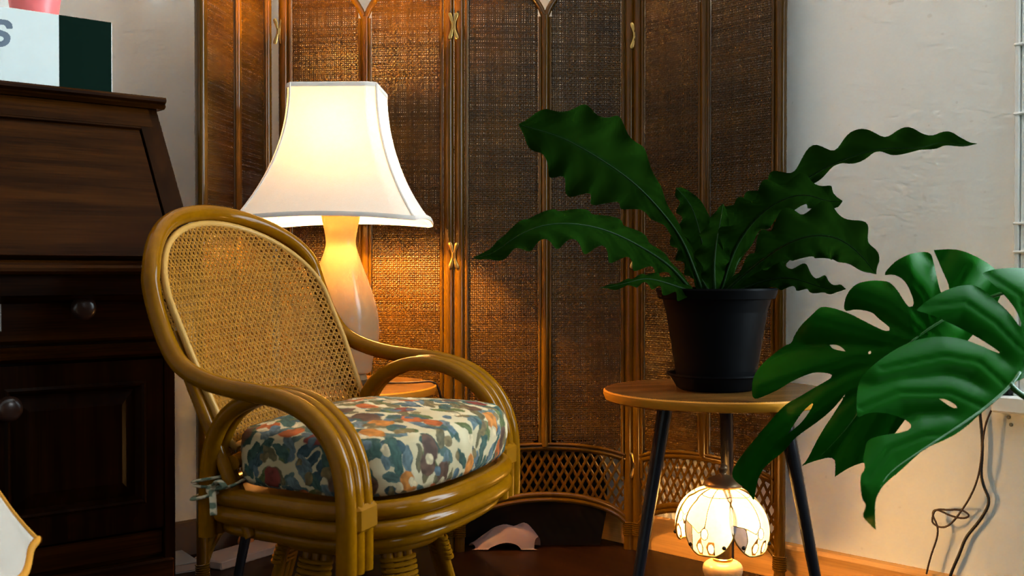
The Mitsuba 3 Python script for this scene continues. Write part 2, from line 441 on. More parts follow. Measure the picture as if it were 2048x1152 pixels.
def weave_half(ua, ub, seed):
    r = np.random.default_rng(seed)
    p = 0.0058
    nu, nz = int((ub - ua) / p), int((1.66 - 0.2) / p)
    us = ua + (np.arange(nu) + 0.5) * (ub - ua) / nu + r.normal(0, 0.0005, nu)
    zs = 0.2 + (np.arange(nz) + 0.5) * p + r.normal(0, 0.0006, nz)
    wu = (0.0048 * (1 + 0.16 * r.normal(size=nu))).clip(0.0034, 0.0058)
    wz = (0.0047 * (1 + 0.20 * r.normal(size=nz))).clip(0.0032, 0.0058)
    h = 0.0011
    vs, fs, at = [], [], 0

    def strands(main, cross, width, sgn, along_z):
        nonlocal at
        m = np.concatenate([[cross[0] - p / 2], np.stack([cross, np.r_[(cross[1:] + cross[:-1]) / 2, cross[-1] + p / 2]], 1).ravel()])
        k = np.arange(len(m))
        on = (k % 2 == 1)
        cidx = np.maximum(k - 1, 0) // 2
        for i, (c, w) in enumerate(zip(main, width)):
            n = np.where(on, h * sgn * (1 - 2 * ((cidx + i) % 2)), 0.0)
            wob = 0.0003 * np.sin(m * 40 + i * 1.7)
            rows = []
            for s, dn in ((-1, -0.0007), (0, 0.0003), (1, -0.0007)):
                a = c + s * w / 2 + wob
                rows.append(np.stack([a, n + dn, m], 1) if along_z else np.stack([m, n + dn, a], 1))
            P = np.stack(rows, 1)
            cu, cz = (np.full(len(m), c), m) if along_z else (m, np.full(len(m), c))
            ok = (cz > upper_arc(cu) + 0.014) & (cz < top_arch(cu) - 0.004) & (cu > ua - 0.001) & (cu < ub + 0.001)
            # rounded lower corners
            for e, sd in ((ua, 1), (ub, -1)):
                q = (cu - e) * sd
                zc = upper_arc(cu) + 0.014
                ok &= ~((q < 0.018) & (cz < zc + 0.018) & ((0.018 - q) ** 2 + (zc + 0.018 - cz) ** 2 > 0.018 ** 2))
            good = ok[:-1] & ok[1:]
            if not good.any():
                continue
            v, f = grid(P)
            f = f.reshape(2, len(m) - 1, 2, 3)[:, good].reshape(-1, 3)
            if along_z:
                f = f[:, ::-1]
            vs.append(v)
            fs.append(f + at)
            at += len(v)
    strands(us, zs, wu, 1, True)
    strands(zs, us, wz, -1, False)
    mesh = trimesh.Trimesh(np.vstack(vs), np.vstack(fs), process=False)
    mesh.remove_unreferenced_vertices()
    return mesh


def arc_pts(fn, a, b, n=24, dy=0.0, dz=0.0):
    u = np.linspace(a, b, n)
    return np.stack([u, np.full(n, dy), fn(u) + dz], 1)


def bamboo_pole(x, z0, z1, r, y=0.0, nodes=True):
    z = np.linspace(z0, z1, 90)
    rr = np.full(90, r)
    if nodes:
        for q in np.arange(z0 + 0.17, z1, 0.31):
            rr = rr + 0.0011 * np.exp(-((z - q) / 0.007) ** 2)
    return tube(np.stack([np.full(90, x), np.full(90, y), z], 1), rr, 14)


def lattice_mesh():
    ms = []
    for sgn in (-1, 1):
        for off in np.arange(-0.30, PW + 0.30, 0.0240):
            z = np.linspace(0.03, 0.30, 46)
            u = off + sgn * (z - 0.05) * 0.56
            ok = (u > 0.028) & (u < PW - 0.028) & (z < upper_arc(u)) & (z > lower_arc(u))
            if ok.sum() > 2:
                pp = np.stack([u[ok], np.full(ok.sum(), 0.0012 * sgn), z[ok]], 1)
                ms.append(tube(pp, 0.0042, 6, flat=0.3, up=(0, 1, 0)))
    return join(ms)


def wrap_mesh(x, z0, z1, r, n=7):
    ms = []
    for z in np.linspace(z0, z1, n):
        a = np.linspace(0, 2 * np.pi, 16, endpoint=False)
        ms.append(tube(np.stack([x + r * np.cos(a), r * np.sin(a), z + 0.002 * np.sin(a)], 1), 0.0022, 5, closed=True))
    return join(ms)


B = 'mat_bamboo'
PANEL = []          # (name, mesh, material, smooth, kind)
for x in (0.0145, PW - 0.0145):
    PANEL.append(('post', bamboo_pole(x, 0.0, P_TOP, 0.0138), B, 40, None))
for x in (0.0335, PW - 0.0335):
    PANEL.append(('inner_rod', bamboo_pole(x, 0.20, 1.60, 0.0048, 0.004, False), B, 40, None))
PANEL.append(('middle_bar', bamboo_pole(MID, 0.285, 1.46, 0.0115, 0.002), B, 40, None))
for s in (-1, 1):
    PANEL.append(('middle_rod', bamboo_pole(MID + s * 0.0145, 0.292, 1.455, 0.0038, 0.005, False), B, 40, None))
for s in (-1, 1):
    hh = np.linspace(0.004, 0.208, 28)
    for dz, r, dy in ((0, 0.0085, 0.003),):
        PANEL.append(('arch_rod', tube(np.stack([MID + s * hh, np.full(28, dy), top_arch(MID + s * hh) + dz], 1), r, 10), B, 40, None))
PANEL.append(('top_rail', tube([[0.01, 0, P_TOP - 0.03], [PW - 0.01, 0, P_TOP - 0.03]], 0.013, 12), B, 40, None))
PANEL.append(('upper_arc_rail', join([tube(arc_pts(upper_arc, 0.026, PW - 0.026), 0.0085, 10), tube(arc_pts(upper_arc, 0.028, PW - 0.028, dy=0.006, dz=0.011), 0.0048, 8)]), B, 40, None))
PANEL.append(('lower_arc_rail', join([tube(arc_pts(lower_arc, 0.026, PW - 0.026), 0.0085, 10), tube(arc_pts(lower_arc, 0.026, PW - 0.026, dy=0.006, dz=-0.013), 0.0062, 8)]), B, 40, None))
PANEL.append(('lattice', lattice_mesh(), B, 40, 'stuff'))
for x in (0.0145, PW - 0.0145):
    PANEL.append(('binding', wrap_mesh(x, 0.040, 0.072, 0.0155), B, 40, None))
PANEL.append(('weave', weave_half(0.039, MID - 0.0185, 1), 'mat_weave', True, 'stuff'))
PANEL.append(('weave', weave_half(MID + 0.0185, PW - 0.039, 2), 'mat_weave', True, 'stuff'))
plies = [(n, mikit.ply(m, mat, smooth=s), k) for n, m, mat, s, k in PANEL]
for i in range(4):
    a, b = JOINTS[i]
    ex = unit(b - a)
    mid = (a + b) / 2
    o = mid - ex * PW / 2
    ny = np.array([ex[1], -ex[0], 0])              # towards the viewer
    M = np.eye(4)
    M[:3, 0], M[:3, 1], M[:3, 2], M[:3, 3] = ex, ny, [0, 0, 1], o
    pk = 'folding_screen__panel' + ('' if i == 0 else f'_{i:03d}')
    for n, ply, kind in plies:
        k = put(f'{pk}__{n}', ply, to_world=T(M.tolist()))
        if kind:
            tag(k, kind=kind)


def hinge_mesh(h, w):
    """two brass wings, wide at the ends and narrow in the middle, with a knuckle between"""
    out = []
    for s in (-1, 1):
        z = np.linspace(-h / 2, h / 2, 21)
        t = np.abs(z) / (h / 2)
        half = 0.0022 + w * (0.25 + 0.75 * np.clip((t - 0.15) / 0.6, 0, 1) ** 1.5) * np.clip((1.04 - t) / 0.12, 0.3, 1)
        x = s * (0.0025 + 0.009 * np.clip((t - 0.1), 0, 1) ** 1.3)
        out.append(tube(np.stack([x, np.zeros(21), z], 1), half, 8, flat=0.35, up=(0, 1, 0)))
    out.append(tube([[0, 0.001, -h * 0.12], [0, 0.001, h * 0.12]], 0.0028, 8))
    return join(out)


hm = hinge_mesh(0.07, 0.0030)
for j, zs in ((1, (1.425,)), (2, (1.425, 0.806, 0.235)), (3, (1.405, 0.806, 0.232))):
    p = JOINTS[j][0]
    for z in zs:
        d = np.array([-0.10 + p[0] * 0.0, -1.0, 0]) if j == 2 else unit(np.array([-p[0], -p[1], 0]))
        ny = unit(d)
        o = p + ny * 0.0155 + np.array([0, 0, z])
        add('folding_screen__hinge', frame_map(hm, o, np.array([-ny[1], ny[0], 0]), ny), 'mat_brass', 40)

# ------------------------------------------------------------------ writing bureau
tag('writing_bureau', 'dark mahogany writing bureau with closed sloping fall front, against the left wall', 'writing desk')
DO = np.array([-0.711, 2.20, 0.0])
DW = 0.68


def desk(mesh):
    return frame_map(mesh, DO, DESK_L, DESK_E)


def db(s0, s1, e0, e1, z0, z1, c=0.003):
    return desk(hullbox(s0, s1, e0, e1, z0, z1, c))


def profile_mesh(pts, s0, s1):
    """polygon in (e, z) extruded along the desk's length"""
    m = trimesh.creation.extrude_polygon(Polygon(pts), s1 - s0, engine='earcut')
    v = m.vertices.copy()
    m.vertices = np.stack([v[:, 2] + s0, v[:, 0], v[:, 1]], 1)
    if m.volume < 0:
        m.invert()
    return m


BACK = -0.24
side = [(BACK, 0.0), (0.085, 0.0), (0.085, 0.700), (0.175, 0.712), (0.195, 0.735), (0.195, 0.782), (0.002, 1.085), (BACK, 1.085)]
for s0, s1 in ((0.0, 0.020), (DW - 0.020, DW)):
    add('writing_bureau__side_panel', desk(profile_mesh(side, s0, s1)), 'mat_mahogany_upright')
inner = [(BACK, 0.03), (0.062, 0.03), (0.062, 0.700), (0.150, 0.720), (0.150, 0.790), (-0.018, 1.085), (BACK, 1.085)]
add('writing_bureau__carcass', desk(profile_mesh(inner, 0.019, DW - 0.019)), 'mat_mahogany')
top_prof = [(BACK, 1.085), (0.010, 1.085), (0.017, 1.091), (0.013, 1.095), (0.020, 1.099), (0.020, 1.104), (0.016, 1.108), (BACK, 1.108)]
add('writing_bureau__top_board', desk(profile_mesh(top_prof, -0.014, DW + 0.014)), 'mat_mahogany', 20)


def slope_pt(t, off=0.0):     # t: 0 at the flap's lower edge, 1 at the top of the slope; off: out of the slope plane
    a, b = np.array([0.195, 0.782]), np.array([0.002, 1.085])
    d = unit(b - a)
    n = np.array([d[1], -d[0]])
    p = a + (b - a) * t + n * off
    return p[0], p[1]


def slope_slab(t0, t1, o0, o1, s0, s1):
    return desk(profile_mesh([slope_pt(t0, o0), slope_pt(t0, o1), slope_pt(t1, o1), slope_pt(t1, o0)], s0, s1))


# frame round the fall front, and the fall front itself set in with a dark joint
add('writing_bureau__slope_stile', slope_slab(0.0, 0.93, -0.02, 0.0005, 0.018, 0.0415), 'mat_mahogany_upright')
add('writing_bureau__slope_stile', slope_slab(0.0, 0.93, -0.02, 0.0005, DW - 0.0415, DW - 0.018), 'mat_mahogany_upright')
add('writing_bureau__slope_rail', slope_slab(0.868, 0.995, -0.02, 0.001, 0.018, DW - 0.018), 'mat_mahogany')
ff = slope_slab(0.030, 0.848, -0.022, -0.0025, 0.0455, DW - 0.0455)
add('writing_bureau__fall_front', ff, 'mat_mahogany')
lip = [slope_slab(0.850, 0.862, -0.02, 0.0025, 0.043, DW - 0.043)]
add('writing_bureau__slope_bead', join(lip), 'mat_mahogany')
# ledge under the fall front
add('writing_bureau__ledge_rail', desk(profile_mesh([(0.10, 0.757), (0.187, 0.757), (0.193, 0.762), (0.193, 0.768), (0.188, 0.773), (0.188, 0.777), (0.182, 0.781), (0.10, 0.781)], 0.020, DW - 0.020)), 'mat_mahogany', 20)
add('writing_bureau__catch', join([desk(hullbox(0.083, 0.096, 0.188, 0.197, 0.764, 0.776, 0.003)), desk(hullbox(0.100, 0.108, 0.188, 0.194, 0.762, 0.775, 0.003))]), 'mat_dark_brass')
add('writing_bureau__frieze_rail', db(0.020, DW - 0.020, 0.05, 0.150, 0.735, 0.756), 'mat_mahogany')
for k, (s0, s1, sk) in enumerate(((0.030, 0.327, 0.182), (DW - 0.327, DW - 0.030, DW - 0.182))):
    d = 'writing_bureau__drawer' + ('' if k == 0 else '_001')
    bev = trimesh.convex.convex_hull(np.array([(s, 0.045, z) for s in (s0, s1) for z in (0.632, 0.728)] + [(s, 0.074, z) for s in (s0, s1) for z in (0.632, 0.728)] + [(s, 0.080, z) for s in (s0 + 0.006, s1 - 0.006) for z in (0.638, 0.722)]))
    add(d + '__front', desk(bev), 'mat_mahogany')
    kp = smooth_profile([(0.0, 0), (0.011, 0.0), (0.012, 0.004), (0.009, 0.010), (0.013, 0.017), (0.0215, 0.024), (0.0225, 0.031), (0.018, 0.038), (0.008, 0.041), (0.0, 0.0415)], 30)
    kp[:, 0] = kp[:, 0].clip(0)
    kn = lathe(kp, 28)
    kn = frame_map(kn, [sk, 0.080, 0.6955], (1, 0, 0), (0, 0, 1), (0, 1, 0))
    add(d + '__knob', desk(kn), 'mat_knob', 40)
add('writing_bureau__lock_plate', db(0.3145, 0.334, 0.07, 0.082, 0.655, 0.752, 0.002), 'mat_steel')
add('writing_bureau__waist_moulding', desk(profile_mesh([(0.04, 0.600), (0.086, 0.600), (0.096, 0.606), (0.098, 0.612), (0.090, 0.617), (0.092, 0.622), (0.086, 0.627), (0.04, 0.627)], 0.020, DW - 0.020)), 'mat_mahogany', 20)
for k, (s0, s1, sk) in enumerate(((0.022, 0.337, 0.312), (DW - 0.337, DW - 0.022, DW - 0.312))):
    d = 'writing_bureau__door' + ('' if k == 0 else '_001')
    z0, z1, st = 0.268, 0.594, 0.036
    outer = shapely.geometry.box(s0, z0, s1, z1)
    hole = shapely.geometry.box(s0 + st, z0 + 0.052, s1 - st * 0.75, z1 - 0.042)
    add(d + '__frame', desk(extrude_xz(outer.difference(hole), 0.05, 0.082)), 'mat_mahogany_upright')
    hx0, hz0, hx1, hz1 = hole.bounds
    # bead round the opening, sloping inwards
    for a, b in (((hx0, hz0), (hx1, hz0)), ((hx1, hz0), (hx1, hz1)), ((hx1, hz1), (hx0, hz1)), ((hx0, hz1), (hx0, hz0))):
        pass
    ring = [np.array([(hx0 + q, y, hz0 + q), (hx1 - q, y, hz0 + q), (hx1 - q, y, hz1 - q), (hx0 + q, y, hz1 - q)]) for q, y in ((-0.002, 0.083), (0.003, 0.086), (0.007, 0.083), (0.014, 0.066))]
    P = np.stack([np.vstack([r, r[:1]]) for r in ring], 1)
    me = trimesh.Trimesh(*grid(P), process=False)
    add(d + '__bead', desk(me), 'mat_mahogany_upright')
    bx0, bx1, bz0, bz1 = hx0 + 0.012, hx1 - 0.012, hz0 + 0.012, hz1 - 0.012
    panel = trimesh.convex.convex_hull(np.array([(x, 0.05, z) for x in (bx0 - .01, bx1 + .01) for z in (bz0 - .01, bz1 + .01)] + [(x, 0.064, z) for x in (bx0, bx1) for z in (bz0, bz1)] + [(x, 0.076, z) for x in (bx0 + 0.03, bx1 - 0.03) for z in (bz0 + 0.03, bz1 - 0.03)]))
    add(d + '__panel', desk(panel), 'mat_mahogany_upright')
    kn = lathe(kp, 28)
    kn = frame_map(kn, [sk, 0.083, 0.522], (1, 0, 0), (0, 0, 1), (0, 1, 0))
    add(d + '__knob', desk(kn), 'mat_knob', 40)
add('writing_bureau__plinth_rail', db(0.020, DW - 0.020, 0.03, 0.078, 0.215, 0.262, 0.004), 'mat_mahogany')
add('writing_bureau__plinth', db(0.004, DW - 0.004, -0.2, 0.092, 0.0, 0.208, 0.004), 'mat_mahogany')

# carton and pink pot on the bureau
tag('carton', 'white and dark green cardboard carton lying on top of the dark bureau', 'box')
BZ = 1.108
s_r, s_g = 0.084, 0.185
add('carton__body', desk(hullbox(s_r, 0.62, -0.225, -0.006, BZ + 0.0005, BZ + 0.139, 0.002)), 'mat_carton_white')
gm = desk(hullbox(s_r + 0.0022, s_g, -0.2, -0.0048, BZ + 0.0007, BZ + 0.1385, 0.0006))
add('carton__green_band', gm, 'mat_carton_green')
tag('carton__green_band', 'dark green end of the carton front')
tx = meshkit.text_mesh('s', 0.062, 0.0006, bold=True)
tx.apply_transform([[1, 0.22, 0, 0], [0, 1, 0, 0], [0, 0, 1, 0], [0, 0, 0, 1]])
tx.apply_translation([-tx.bounds[1][0], 0, 0])
tx = frame_map(tx, [0.268, -0.0062, BZ + 0.067], (-1, 0, 0), (0, 0, 1), (0, 1, 0))
add('carton__lettering', desk(tx), 'mat_ink')
tag('carton__lettering', 'grey-blue printed letter s')
tag('pink_pot', 'pink tapered flower pot standing on the white and green carton', 'flower pot')
pc = DO + DESK_L * 0.205 + DESK_E * (-0.085) + np.array([0, 0, BZ + 0.140])
add('pink_pot__body', lathe([(0, 0), (0.040, 0), (0.042, 0.003), (0.056, 0.098), (0.061, 0.099), (0.063, 0.118), (0.059, 0.119), (0.052, 0.100), (0.050, 0.09), (0, 0.088)], 40, pc), 'mat_pink', 30)

# ------------------------------------------------------------------ side tables
def side_table(key, cx, cy, label, angles, R=0.25, H=0.505):
    tag(key, label, 'side table', None)
    c = np.array([cx, cy, 0])
    add(key + '__top', lathe([(0, H - 0.019), (R - 0.004, H - 0.019), (R - 0.004, H - 0.001), (R - 0.006, H), (0, H)], 96, c), 'mat_table_top', 25)
    add(key + '__edge_band', lathe([(R - 0.0045, H - 0.0215), (R - 0.010, H - 0.022), (R - 0.004, H - 0.020), (R, H - 0.010), (R - 0.0005, H - 0.003), (R - 0.0038, H - 0.0002)], 96, c), 'mat_table_edge', 40)
    for a in angles:
        d = np.array([math.cos(math.radians(a)), math.sin(math.radians(a)), 0])
        p0, p1 = c + d * R * 0.55 + [0, 0, H - 0.022], c + d * R * 0.92
        t = np.linspace(0, 1, 12)[:, None]
        add(key + '__leg', tube(p0 * (1 - t) + p1 * t, np.linspace(0.0165, 0.0105, 12), 16), 'mat_black_leg', 40)
        add(key + '__leg_mount', lathe([(0, H - 0.031), (0.026, H - 0.031), (0.028, H - 0.026), (0.028, H - 0.0205), (0, H - 0.0205)], 20, c + d * R * 0.56), 'mat_black', 30)


PT = np.array([0.450, 2.40])
side_table('side_table', PT[0], PT[1], 'round wooden side table with black legs carrying the dark potted fern', (207, 72, 338))
LT = np.array([-0.440, 2.69])
side_table('side_table_001', LT[0], LT[1], 'round wooden side table behind the rattan chair carrying the white lamp', (200, 80, 325), 0.255, 0.485)

# ------------------------------------------------------------------ tall white lamp with square bell shade
tag('table_lamp', 'lit white ceramic lamp with a square bell shade, on the side table behind the chair', 'lamp')
LC = np.array([-0.420, 2.70, 0.485])
rpx = 2.70 / FOC
prof = [(0.0, 0.0), (0.060, 0.0), (0.064, 0.006), (0.063, 0.016), (0.060, 0.030)]
for y, half in ((745, 58), (725, 62), (700, 71), (665, 76), (630, 74), (595, 66), (560, 54), (530, 43), (505, 34), (485, 29.5), (465, 32), (445, 36), (432, 39)):
    prof.append((half * rpx, EYE - (y - HOR) * rpx - LC[2]))
zb = prof[-1][1]
pp = smooth_profile(prof[4:], 60)
body = np.vstack([prof[:4], pp, [(0.030, zb + 0.004), (0.0, zb + 0.005)]])
add('table_lamp__base', lathe(body, 56, LC), 'mat_ceramic', 40)
add('table_lamp__foot', lathe([(0, 0.0003), (0.068, 0.0003), (0.070, 0.004), (0.068, 0.012), (0.058, 0.014), (0, 0.014)], 48, LC), 'mat_dark_brass', 30)
z_top = EYE - (167 - HOR) * 2.60 / FOC
z_bot = EYE - (439 - HOR) * 2.50 / FOC
HS = z_top - z_bot
add('table_lamp__socket', lathe([(0, zb), (0.018, zb), (0.018, z_bot + 0.140 - LC[2]), (0.0255, z_bot + 0.146 - LC[2]), (0.0255, z_bot + 0.162 - LC[2]), (0.0, z_bot + 0.164 - LC[2])], 24, LC), 'mat_brass', 30)
psi = math.radians(-1.8)
sx, sy = np.array([math.cos(psi), math.sin(psi), 0]), np.array([-math.sin(psi), math.cos(psi), 0])
SC = np.array([LC[0] - 0.004, LC[1], 0])


def shade_half(t):          # half width at height t (0 bottom, 1 top); concave bell
    return 0.1065 + 0.1035 * (1 - t) ** 2.1


def shade_ring(t, n=24, inset=0.0):
    h = shade_half(t) - inset
    bow = 0.010 * (1 - t) ** 1.5      # faces bow outwards a little at the bottom, corners cut
    cut = 0.012
    pts = []
    for k in range(4):
        a = k * math.pi / 2
        ca, sa = math.cos(a), math.sin(a)
        for q in np.linspace(-1, 1, n, endpoint=False):
            x, y = q * (h - cut), -h - bow * (1 - q * q)
            dz = 0.010 * (1 - q * q) * (1 - t) ** 4
            pts.append((x * ca - y * sa, x * sa + y * ca, dz))
    return np.array(pts)


rows = []
for t in np.linspace(0, 1, 26):
    r = shade_ring(t)
    rows.append(SC + r[:, :1] * sx + r[:, 1:2] * sy + np.array([0, 0, 1.0]) * (z_bot + HS * t + r[:, 2:3]))
P = np.stack(rows, 1)
add('table_lamp__shade', trimesh.Trimesh(*grid(P, True), process=False), 'mat_shade', 30)
for idx in (0, 25):
    add('table_lamp__shade_trim', tube(P[:, idx] + np.array([0, 0, -0.003 if idx else 0.003]), 0.0062, 6, closed=True, flat=0.35, up=(sx + sy * 0.01)), 'mat_piping', 40)
for k in range(4):
    for i in (k * 24,):
        add('table_lamp__piping', tube(P[i] + unit((P[i] - SC) * [1, 1, 0]) * 0.0012, 0.0026, 6), 'mat_piping', 40)
bulb = trimesh.creation.icosphere(3, 0.032)
bulb.apply_translation(SC + [0, 0, z_bot + 0.205])
add('table_lamp__bulb', bulb, 'mat_ceramic', True, emitter={'type': 'area', 'radiance': rgb(*BULB_SHADE)})
add('table_lamp__harp', join([tube([SC + [0, 0, LC[2] + zb], SC + [0, 0, z_bot + 0.14]], 0.006, 10), tube([SC + sx * -0.10 + [0, 0, z_top - 0.02], SC + sx * 0.10 + [0, 0, z_top - 0.02]], 0.002, 6), tube([SC + sy * -0.10 + [0, 0, z_top - 0.02], SC + sy * 0.10 + [0, 0, z_top - 0.02]], 0.002, 6),
                              tube([SC + [0.036, 0, z_bot + 0.10], SC + [0.05, 0, z_bot + 0.17], SC + [0.02, 0, z_top - 0.03], SC + [0, 0, z_top - 0.02]], 0.002, 6), tube([SC + [0.0, 0, z_bot + 0.10], SC + [0.036, 0, z_bot + 0.10]], 0.002, 6)]), 'mat_brass', 40)
cp = [LC + [0.06, -0.02, 0.006], T3(760, 768, 2.70), T3(800, 763, 2.70) + [0, 0, 0], T3(840, 776, 2.70), T3(868, 785, 2.71), T3(884, 806, 2.74), T3(892, 850, 2.76), T3(894, 930, 2.78), T3(893, 1010, 2.80)]
cp[1][2] = cp[2][2] = 0.489
cp[3][2] = 0.491
cp[4][2] = 0.488
add('table_lamp__cord', tube(spline(cp, 60), 0.0027, 8), 'mat_cord', True)
# ------------------------------------------------------------------ rattan armchair
tag('rattan_armchair', 'honey coloured rattan swivel armchair with oval caned back and triple-pole arms', 'chair')
CO = np.array([-0.300, 1.906, 0.0])
TH = -0.445
CF = np.array([math.cos(TH), math.sin(TH), 0])       # the way the chair faces
CS = np.array([math.sin(TH), -math.cos(TH), 0])      # its own right, towards the viewer
ROLL = 0.040                                         # the swivel seat leans a little


def ch(p, roll=True):
    p = np.asarray(p, float).reshape(-1, 3)
    z = p[:, 2:3] + (ROLL * (0.22 - p[:, 1:2]) if roll else 0)
    return CO + p[:, :1] * CF + p[:, 1:2] * CS + z * np.array([0, 0, 1.0])


R_ = 'mat_rattan'
PR = 0.0135


def pole(key, pts, r=PR, n=60, closed=False, sides=14, mat=R_):
    c = ch(spline(pts, n, closed))
    rr = np.full(len(c), r)
    return add(key, tube(c, rr, sides, closed), mat, 40)


# back: surface z -> a ; upper arch of the outer pole
def back_a(b, z):
    t = (z - 0.475) / 0.385
    return -0.105 - 0.195 * t + 0.040 * (b / 0.22) ** 2


def arm_center(k):
    """centre line of an arm: rear foot, over the top, down the front; (a, b, z) for the near arm"""
    return np.array([(-0.100, 0.223, 0.340), (-0.100, 0.223, 0.365), (-0.098, 0.224, 0.42), (-0.088, 0.226, 0.48), (-0.062, 0.228, 0.528), (-0.022, 0.230, 0.557), (0.03, 0.232, 0.571), (0.085, 0.235, 0.568),
                     (0.135, 0.240, 0.547), (0.175, 0.245, 0.508), (0.195, 0.250, 0.46), (0.201, 0.253, 0.41), (0.201, 0.253, 0.325)])


for s in (1, -1):
    c = arm_center(0)
    for off in (0.0, -0.023):       # two poles make the hoop
        q = c.copy()
        q[:, 1] = (q[:, 1] + off) * s
        pole('rattan_armchair__arm_pole', q, n=90)
    # third pole: comes down from the back frame, rides along the arm and down the front
ARC = []
for f in np.linspace(-1, 1, 25):
    phi = f * math.radians(92)
    b = 0.226 * math.sin(phi)
    z = 0.740 + 0.130 * math.cos(phi)
    ARC.append((-0.295 + 0.082 * abs(math.sin(phi)) ** 2.2, b, z - 0.009 + ROLL * 0 + 0.0))
lead = [(-0.168, 0.232, 0.640), (-0.118, 0.240, 0.602), (-0.045, 0.247, 0.584), (0.03, 0.253, 0.577), (0.085, 0.258, 0.568), (0.135, 0.263, 0.547), (0.175, 0.268, 0.508), (0.195, 0.273, 0.46), (0.201, 0.276, 0.41), (0.201, 0.276, 0.325)]
full = [(a, -b, z) for a, b, z in lead[::-1]] + ARC[1:-1] + lead
pole('rattan_armchair__back_frame', full, r=0.0150, n=240, sides=16)
# second pole hugging the inside of the oval
inner2 = [(a + 0.006, b * 0.905, 0.740 + (z - 0.731) * 0.84) for a, b, z in ARC if abs(b) < 0.2258]
low = lambda s: [(-0.170, s * 0.212, 0.660), (-0.150, s * 0.214, 0.60), (-0.125, s * 0.214, 0.52), (-0.112, s * 0.212, 0.44), (-0.108, s * 0.210, 0.37)]
# cane rim: arch then straight down both sides and across the bottom
rim = []
for f in np.linspace(-1, 1, 31):
    phi = f * math.radians(90)
    b = 0.214 * math.sin(phi)
    z = 0.700 + 0.141 * math.cos(phi)
    rim.append((b, z))
rim = [(-0.212, 0.62), (-0.213, 0.66)] + rim[1:-1] + [(0.213, 0.66), (0.212, 0.62)]
RIM = np.array([(-0.200, 0.492), (-0.205, 0.55)] + rim + [(0.205, 0.55), (0.200, 0.492)])
rs = spline(RIM, 120)
tail = np.array([(b, 0.478) for b in np.linspace(0.188, -0.188, 20)])
RL = np.vstack([rs, tail])
RIM3 = np.stack([back_a(RL[:, 0], RL[:, 1]) + 0.004, RL[:, 0], RL[:, 1]], 1)
add('rattan_armchair__cane_rim', tube(ch(RIM3), 0.0062, 8, closed=True), 'mat_cane_rim', 40)
for s in (1, -1):
    pole('rattan_armchair__back_upright', [(back_a(.2, z) - 0.012, s * 0.214, z) for z in (0.66, 0.60, 0.54, 0.46, 0.40, 0.345)], r=0.0105)
    pole('rattan_armchair__back_upright', [(back_a(.19, z) - 0.014, s * 0.196, z) for z in (0.62, 0.54, 0.46, 0.40, 0.345)], r=0.0085)
pole('rattan_armchair__back_cross_pole', [(back_a(b, .455) - 0.004, b, 0.455) for b in np.linspace(-0.205, 0.205, 7)], r=0.012)


def cane_layer(off, pitch, seed, w=0.0017):
    """six-way caning on the back: pairs of uprights, pairs of rails, and both diagonals"""
    poly = Polygon(RL).buffer(-0.001)
    ms, at, vs, fs = [], 0, [], []
    x0, z0, x1, z1 = poly.bounds
    lines = []
    h = pitch * 0.20
    for k in range(-60, 61):
        for d in (-h, h):
            lines.append((((k * pitch + d), z0 - .1), ((k * pitch + d), z1 + .1), 0.0002, 0))
            lines.append(((x0 - .1, 0.66 + k * pitch + d), (x1 + .1, 0.66 + k * pitch + d), -0.0004, 0))
        c = (k + 0.5) * pitch
        lines.append(((c - 1, 0.66 - 1), (c + 1, 0.66 + 1), 0.0008, 0))
        lines.append(((c - 1, 0.66 + 1), (c + 1, 0.66 - 1), 0.0013, 0))
    for p, q, lift, _ in lines:
        g = LineString([p, q]).intersection(poly)
        for seg in getattr(g, 'geoms', [g]):
            if seg.is_empty or seg.length < 0.004:
                continue
            n = max(3, int(seg.length / 0.012))
            a, b = np.array(seg.coords[0]), np.array(seg.coords[-1])
            t = np.linspace(0, 1, n)[:, None]
            c = a * (1 - t) + b * t
            sd = np.array([-(b - a)[1], (b - a)[0]]) / seg.length
            rows = []
            for k, dn in ((-1, -0.0004), (0, 0.0003), (1, -0.0004)):
                e = c + sd * k * w / 2
                rows.append(np.stack([back_a(e[:, 0], e[:, 1]) + off + lift + dn, e[:, 0], e[:, 1]], 1))
            v, f = grid(np.stack(rows, 1))
            vs.append(v)
            fs.append(f + at)
            at += len(v)
    return trimesh.Trimesh(ch(np.vstack(vs)), np.vstack(fs), process=False)


tag(add('rattan_armchair__caning', cane_layer(0.006, 0.0122, 1), 'mat_cane', True), 'open hexagonal woven cane of the back', kind='stuff')
tag(add('rattan_armchair__caning', cane_layer(-0.020, 0.0116, 2), 'mat_cane', True), 'second woven cane layer behind', kind='stuff')


# seat rails: two stacked poles round the seat, and a flatter lip below
def seat_loop(z, grow=0.0):
    g = grow
    pts = [(0.208 + g, 0.200 + g), (0.250 + g, 0.130), (0.264 + g, 0.0), (0.252 + g, -0.130), (0.210 + g, -0.200 - g), (0.14, -0.232 - g), (0.0, -0.222 - g), (-0.09, -0.205 - g), (-0.118 - g, -0.14), (-0.125 - g, 0.0), (-0.118 - g, 0.14), (-0.09, 0.205 + g), (0.0, 0.222 + g), (0.14, 0.232 + g)]
    return [(a, b, z) for a, b in pts]


for z in (0.404, 0.376):
    pole('rattan_armchair__seat_rail', seat_loop(z), r=0.0148, n=120, closed=True)
pole('rattan_armchair__seat_lip', [(a * 0.93 + 0.002, b * 0.93, z) for a, b, z in seat_loop(0.350)], r=0.0105, n=120, closed=True)
deck = np.array(seat_loop(0.400, -0.012))
sl = spline(np.array(seat_loop(0.404, -0.01)), 60, True)
dm = trimesh.Trimesh(ch(np.vstack([sl, [[0.05, 0, 0.392]]])), [(60, i, (i + 1) % 60) for i in range(60)], process=False)
add('rattan_armchair__seat_deck', dm, 'mat_rattan_wrap')
